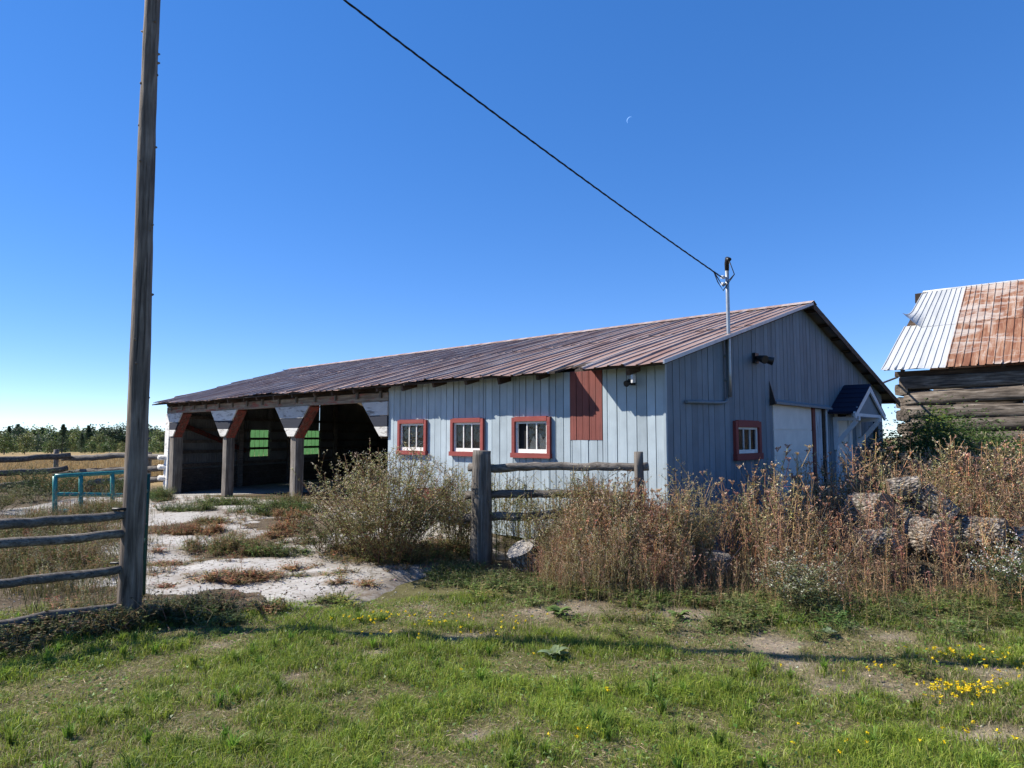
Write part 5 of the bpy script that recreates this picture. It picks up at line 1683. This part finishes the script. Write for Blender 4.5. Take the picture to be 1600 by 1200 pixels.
bush('bush', 'white flecked green aster at right edge of the thicket', 'bush', (4.75, 6.5), 30, 0.62, 0.34, (0.12, 0.15, 0.06), (0.68, 0.66, 0.60), (0.10, 0.11, 0.05), 6, lpb=22, br=8, fl=6)
bush('bush', 'tall yellowish grass clump before the barn corner', 'bush', (2.02, 7.55), 55, 1.32, 0.42, (0.26, 0.22, 0.10), (0.42, 0.34, 0.20), (0.26, 0.20, 0.11), 7, lpb=26, br=7)
bush('bush', 'dark green bush in front of the far rail fence', 'bush', (-11.4, 16.6), 60, 0.85, 1.2, (0.055, 0.085, 0.028), (0.10, 0.12, 0.05), (0.07, 0.06, 0.035), 8, lpb=30, br=9, ll=(0.04, 0.09))
bush('bush', 'dark green bush at the foot of the far barn post', 'bush', (-9.9, 16.9), 36, 0.62, 0.65, (0.06, 0.09, 0.03), (0.13, 0.14, 0.06), (0.07, 0.06, 0.035), 9, lpb=28, br=8, ll=(0.04, 0.08))
bush('bush', 'olive weed clump beyond the left rail fence', 'bush', (-10.7, 14.0), 50, 0.62, 0.95, (0.15, 0.15, 0.06), (0.30, 0.27, 0.16), (0.13, 0.10, 0.05), 10, lpb=28, br=8, ll=(0.03, 0.06))

# dead twigs by the foot of the pole
tw = VB(); r = np.random.default_rng(5)
for k in range(26):
    b = np.array([r.uniform(-0.5, 1.5), r.uniform(-0.25, 0.25), 0.0]); 
    for j in range(4):
        e = b + rdir(r, 1, 0.2, 0.9)[0] * r.uniform(0.07, 0.17)
        ribbons(tw, b, e, 0.008 - 0.0015 * j, 0.006 - 0.001 * j, jitter((0.17, 0.12, 0.085), 1, r, 0.3)[0], r)
        if j > 1: leaves(tw, np.repeat(e[None], 4, 0), rdir(r, 4, -0.5, 0.6), 0.02, 0.014, jitter((0.10, 0.07, 0.045), 4, r, 0.3), r)
        b = e
te = tw.build('dead_brush', M['drymat']); te['kind'] = 'stuff'
te.location = (-3.15, 5.72, 0.02)
tag(te, 'tangle of dead brown twigs at the foot of the tall pole', 'brush')

# broad-leaved rosettes on the lawn
def rosette(loc, label, seed, col=(0.22, 0.28, 0.14), n=14, L=0.12):
    r = np.random.default_rng(seed); o = VB()
    for k in range(n):
        a = k * 2.4 + r.normal(0, 0.2); l = L * r.uniform(0.5, 1.05); up = r.uniform(0.1, 0.5)
        d = np.array([math.cos(a), math.sin(a), 0]); s = np.array([-d[1], d[0], 0]); m = 6
        t = np.linspace(0, 1, m); w = 0.26 * l * np.sin(np.pi * (0.12 + 0.86 * t)) * (1 + 0.18 * np.cos(t * 30 + k))
        ctr = d[None] * (t * l)[:, None] + np.array([0, 0, 1])[None] * (up * l * np.sin(t * 2.2) + 0.012)[:, None]
        v = np.stack([ctr + s * w[:, None] + (0, 0, 0.006), ctr, ctr - s * w[:, None] + (0, 0, 0.006)], 1).reshape(-1, 3)
        f = []
        for i in range(m - 1):
            for q in (0, 1):
                p0 = i * 3 + q; f += [(p0, p0 + 1, p0 + 4), (p0, p0 + 4, p0 + 3)]
        o.add(v, f, np.repeat(jitter(col, 1, r, 0.12), len(v), 0))
    ob = o.build('leaf_rosette', M['leafgreen']); ob.location = (loc[0], loc[1], float(gz(*loc)) + 0.01)
    tag(ob, label, 'plant')


rosette((0.30, 5.02), 'pale broad-leaved rosette in the lawn on the pole shadow line', 1)
rosette((2.52, 5.5), 'small grey-green rosette on bare ground at right of lawn', 2, (0.21, 0.26, 0.16), 10, 0.09)
rosette((0.42, 6.15), 'leafy green plant on the bare strip below the thicket', 3, (0.15, 0.22, 0.06), 26, 0.14)
rosette((1.45, 6.0), 'broad green plant at the thicket foot near the squat log', 4, (0.14, 0.21, 0.06), 24, 0.12)


# leafy shrubs by the log barn
def shrub(label, loc, rx, rz, n, col, col2, seed, leaf=0.07, group=None):
    r = np.random.default_rng(seed); lv, sv = VB(), VB()
    cl = rdir(r, 16, -0.2, 1.0) * np.array([rx, rx, rz * 0.5]) * r.uniform(0.35, 0.95, (16, 1)) + np.array([0, 0, rz * 0.45])
    for q in cl:
        m = n // 16
        p = q + r.normal(0, 1, (m, 3)) * np.array([rx, rx, rz * 0.6]) * 0.21
        p[:, 2] = np.abs(p[:, 2]) + 0.04
        u = r.random((m, 1))
        leaves(lv, p, rdir(r, m, -0.6, 0.5), r.uniform(0.6, 1.2, m) * leaf, r.uniform(0.4, 0.7, m) * leaf, jitter(col, m, r, 0.25) * (1 - u * 0.6) + np.array(col2) * u * 0.6, r)
        ribbons(sv, np.array([r.normal(0, 0.06), r.normal(0, 0.06), 0]), q, 0.022, 0.010, (0.09, 0.07, 0.05), r)
        e = q + rdir(r, 5, 0.1, 1) * r.uniform(0.15, 0.35, (5, 1)) * rz * 0.6
        ribbons(sv, np.repeat(q[None], 5, 0), e, 0.008, 0.004, (0.10, 0.08, 0.055), r)
    o = empty('shrub', (loc[0], loc[1], float(gz(*loc)))); tag(o, label, 'shrub', group)
    sv.build('stems', M['drymat'], o); lv.build('leaves', M['leafgreen'], o)


shrub('dense dark green shrub between barn gable and log barn', (9.0, 14.4), 1.25, 2.15, 9500, (0.055, 0.095, 0.028), (0.10, 0.15, 0.03), 1)
shrub('yellow-green vine-like shrub climbing the log barn corner', (10.55, 16.6), 0.7, 2.2, 3400, (0.12, 0.18, 0.03), (0.20, 0.22, 0.04), 2)
shrub('light green bush lower on the log wall', (11.0, 15.4), 1.25, 1.7, 6000, (0.085, 0.14, 0.035), (0.15, 0.20, 0.05), 3)
shrub('sparse green bush at the far right against the logs', (12.3, 15.0), 1.1, 1.3, 3600, (0.10, 0.15, 0.045), (0.15, 0.18, 0.06), 4)
shrub('loose grey-green sapling in the gap behind the barn corner', (9.75, 18.6), 0.6, 2.1, 1800, (0.11, 0.14, 0.06), (0.17, 0.19, 0.08), 5)


# ------------------------------------------------------------------ distant trees
def crown_mesh(kind, seed):
    r = np.random.default_rng(seed); lv = VB()
    if kind == 'spruce':
        n = 1500; t = r.random(n) ** 0.75; rad = (1 - t) ** 0.85 * 0.27 + 0.01
        lay = 0.75 + 0.35 * np.abs(np.sin(t * 34)); a = r.uniform(0, 6.28, n); k = np.sqrt(r.random(n)) * rad * lay
        p = np.stack([np.cos(a) * k, np.sin(a) * k, 0.06 + 0.94 * t], 1)
        leaves(lv, p, rdir(r, n, -0.5, 0.3), 0.055, 0.030, jitter((0.06, 0.09, 0.042), n, r, 0.25), r)
    else:
        base = {'oak': (0.095, 0.125, 0.042), 'poplar': (0.15, 0.17, 0.06), 'pine': (0.075, 0.105, 0.056)}[kind]
        cl = rdir(r, 22, -0.7, 1.0) * r.uniform(0.45, 1.0, (22, 1)) * np.array([0.33, 0.33, 0.46]) + np.array([0, 0, 0.46])
        for q in cl:
            m = 44
            leaves(lv, q + r.normal(0, 0.075, (m, 3)), rdir(r, m, -0.4, 0.8), 0.060, 0.046, jitter(base, m, r, 0.28) * r.uniform(0.8, 1.25), r)
    v, f, c = lv.arrays()
    me = bpy.data.meshes.new('crown'); o = mesh_obj('crown', v, f, M['leafgreen'], cols=c)
    bpy.data.meshes.remove(me)
    d = o.data; bpy.data.objects.remove(o)
    return d


CR = {k: [crown_mesh(k, 2000 + 10 * i + j) for j in range(3)] for i, k in enumerate(('spruce', 'oak', 'poplar', 'pine'))}
Vt, Ft = sweep_arrays([(0, 0, -0.02), (0.005, 0, 0.35), (0, 0.005, 0.85)], [0.022, 0.015, 0.006], 7)
trunk_o = mesh_obj('trunk', Vt, Ft, flat('far_bark', (0.10, 0.085, 0.07), 0.9)); trunk_d = trunk_o.data; bpy.data.objects.remove(trunk_o)


def tree(kind, x, y, h, label, seed, wide=1.0):
    r = random.Random(seed)
    o = empty(kind + '_tree', (x, y, float(gz(x, y)) - 0.1), r.uniform(0, 6.28)); o.scale = (h * wide, h * wide, h)
    tag(o, label, 'tree', 'trees beyond the hay field')
    for nm, d in (('crown', r.choice(CR[kind])), ('trunk', trunk_d)):
        c = bpy.data.objects.new(nm, d); COL.objects.link(c); c.parent = o


TREES = [  # picture place along the horizon, distance, kind, height, label
    (8, 125, 'oak', 4.6, 'near rounded tree at the far left edge of the field'), (40, 132, 'poplar', 4.2, 'yellowish rounded tree just right of the leftmost tree'),
    (60, 215, 'pine', 7.5, 'dark tall pine above the small green meadow, left side'), (98, 150, 'spruce', 6.6, 'dark pointed spruce standing alone in front of the wood'),
    (82, 150, 'oak', 3.6, 'low round tree left of the lone dark spruce'), (118, 230, 'poplar', 7.6, 'pale green tree right behind the lone spruce'), (128, 175, 'spruce', 5.2, 'small spruce right of the lone dark spruce'),
    (138, 235, 'spruce', 9.3, 'tall spruce topping the middle of the treeline'), (150, 228, 'poplar', 7.2, 'bright yellow-green tree in the middle of the treeline'), (163, 236, 'pine', 9.6, 'tall pine left of the utility pole on the treeline'),
    (172, 190, 'oak', 5.0, 'rounded mid-green tree left of the tall pole base of wood'), (182, 238, 'pine', 9.9, 'broad pine on the treeline close left of the pole'), (192, 240, 'pine', 10.4, 'highest pine just left of the utility pole'),
    (232, 238, 'oak', 8.6, 'rounded tree between the utility pole and the barn'), (246, 232, 'poplar', 8.2, 'light green tree between pole and barn roof corner'), (258, 236, 'oak', 8.4, 'dark green tree touching the far barn corner'),
    (30, 235, 'pine', 9.4, 'tall dark pine behind the leftmost trees'), (14, 240, 'spruce', 9.2, 'pointed spruce at the far left of treeline'), (75, 238, 'oak', 8.0, 'grey-green tree over the small meadow on treeline')]
for i, (px, d, k, h, lab) in enumerate(TREES):
    tree(k, (px - 800) / 1053 * d, d, h, lab, i, 1.05 if k != 'spruce' else 1.0)
# the wood behind them reads as one mass
r = np.random.default_rng(91); vb = VB()
protos = []
for k in ('oak', 'poplar', 'pine', 'spruce', 'oak', 'pine'):
    d = CR[k][r.integers(3)]
    v = np.empty(len(d.vertices) * 3, np.float32); d.vertices.foreach_get('co', v)
    f = np.empty(len(d.polygons) * 3, np.int32); d.loops.foreach_get('vertex_index', f)
    c = np.empty(len(d.vertices) * 4, np.float32); d.color_attributes['col'].data.foreach_get('color', c)
    v = v.reshape(-1, 3, 3)[::2]; c = c.reshape(-1, 3, 4)[::2, :, :3]; v = v.mean(1, keepdims=True) + (v - v.mean(1, keepdims=True)) * 1.4      # half the leaf clumps, larger
    protos.append((v.reshape(-1, 3), np.arange(v.shape[0] * 3).reshape(-1, 3), c.reshape(-1, 3)))
n = 290
dd_ = r.uniform(240, 285, n); px = r.uniform(-260, 520, n)
x = (px - 800) / 1053 * dd_
scatter(vb, protos, on_ground(x, dd_, -0.3), r.uniform(7.2, 10.4, n), r, 0.14)
n = 120
dd_ = r.uniform(150, 225, n); px = r.uniform(-200, 420, n); x = (px - 800) / 1053 * dd_
ok = ~((px > 40) & (px < 72)); x, dd_ = x[ok], dd_[ok]
scatter(vb, protos[:2] + protos[4:5], on_ground(x, dd_, -0.3), r.uniform(1.4, 3.8, len(x)), r, 0.2)
wd = vb.build('distant_wood', M['leafgreen'])
tag(wd, 'distant mixed wood along the horizon behind the hay field', 'wood', kind='stuff')

# ------------------------------------------------------------------ daytime crescent moon
md = Vector((0.17619, 0.96641, 0.46905)).normalized(); dist = 5000; mr = 5000 * 0.0050
s_ax = md.cross(Vector((0, 0, 1))).normalized(); u_ax = s_ax.cross(md)
vs, fs = [], []
th0 = R(145); nn = 14
for i in range(nn + 1):
    a = th0 - R(80) + R(160) * i / nn
    for wv in (1.0, 0.80 + 0.2 * abs(i / nn * 2 - 1) ** 2):
        p = s_ax * math.cos(a) * mr * wv + u_ax * math.sin(a) * mr * wv - md * math.sqrt(max(0, 1 - wv * wv * 0.96)) * mr
        vs.append(p)
for i in range(nn):
    fs.append((2 * i, 2 * i + 1, 2 * i + 3, 2 * i + 2))
t = NT('moonlight'); e = t.n('Emission'); e.inputs[0].default_value = (0.22, 0.42, 0.85, 1); e.inputs[1].default_value = 0.9
moon = mesh_obj('moon', vs, fs, t.done(e)); moon.location = tuple(md * dist)
tag(moon, 'faint thin crescent moon in the blue daytime sky', 'moon')
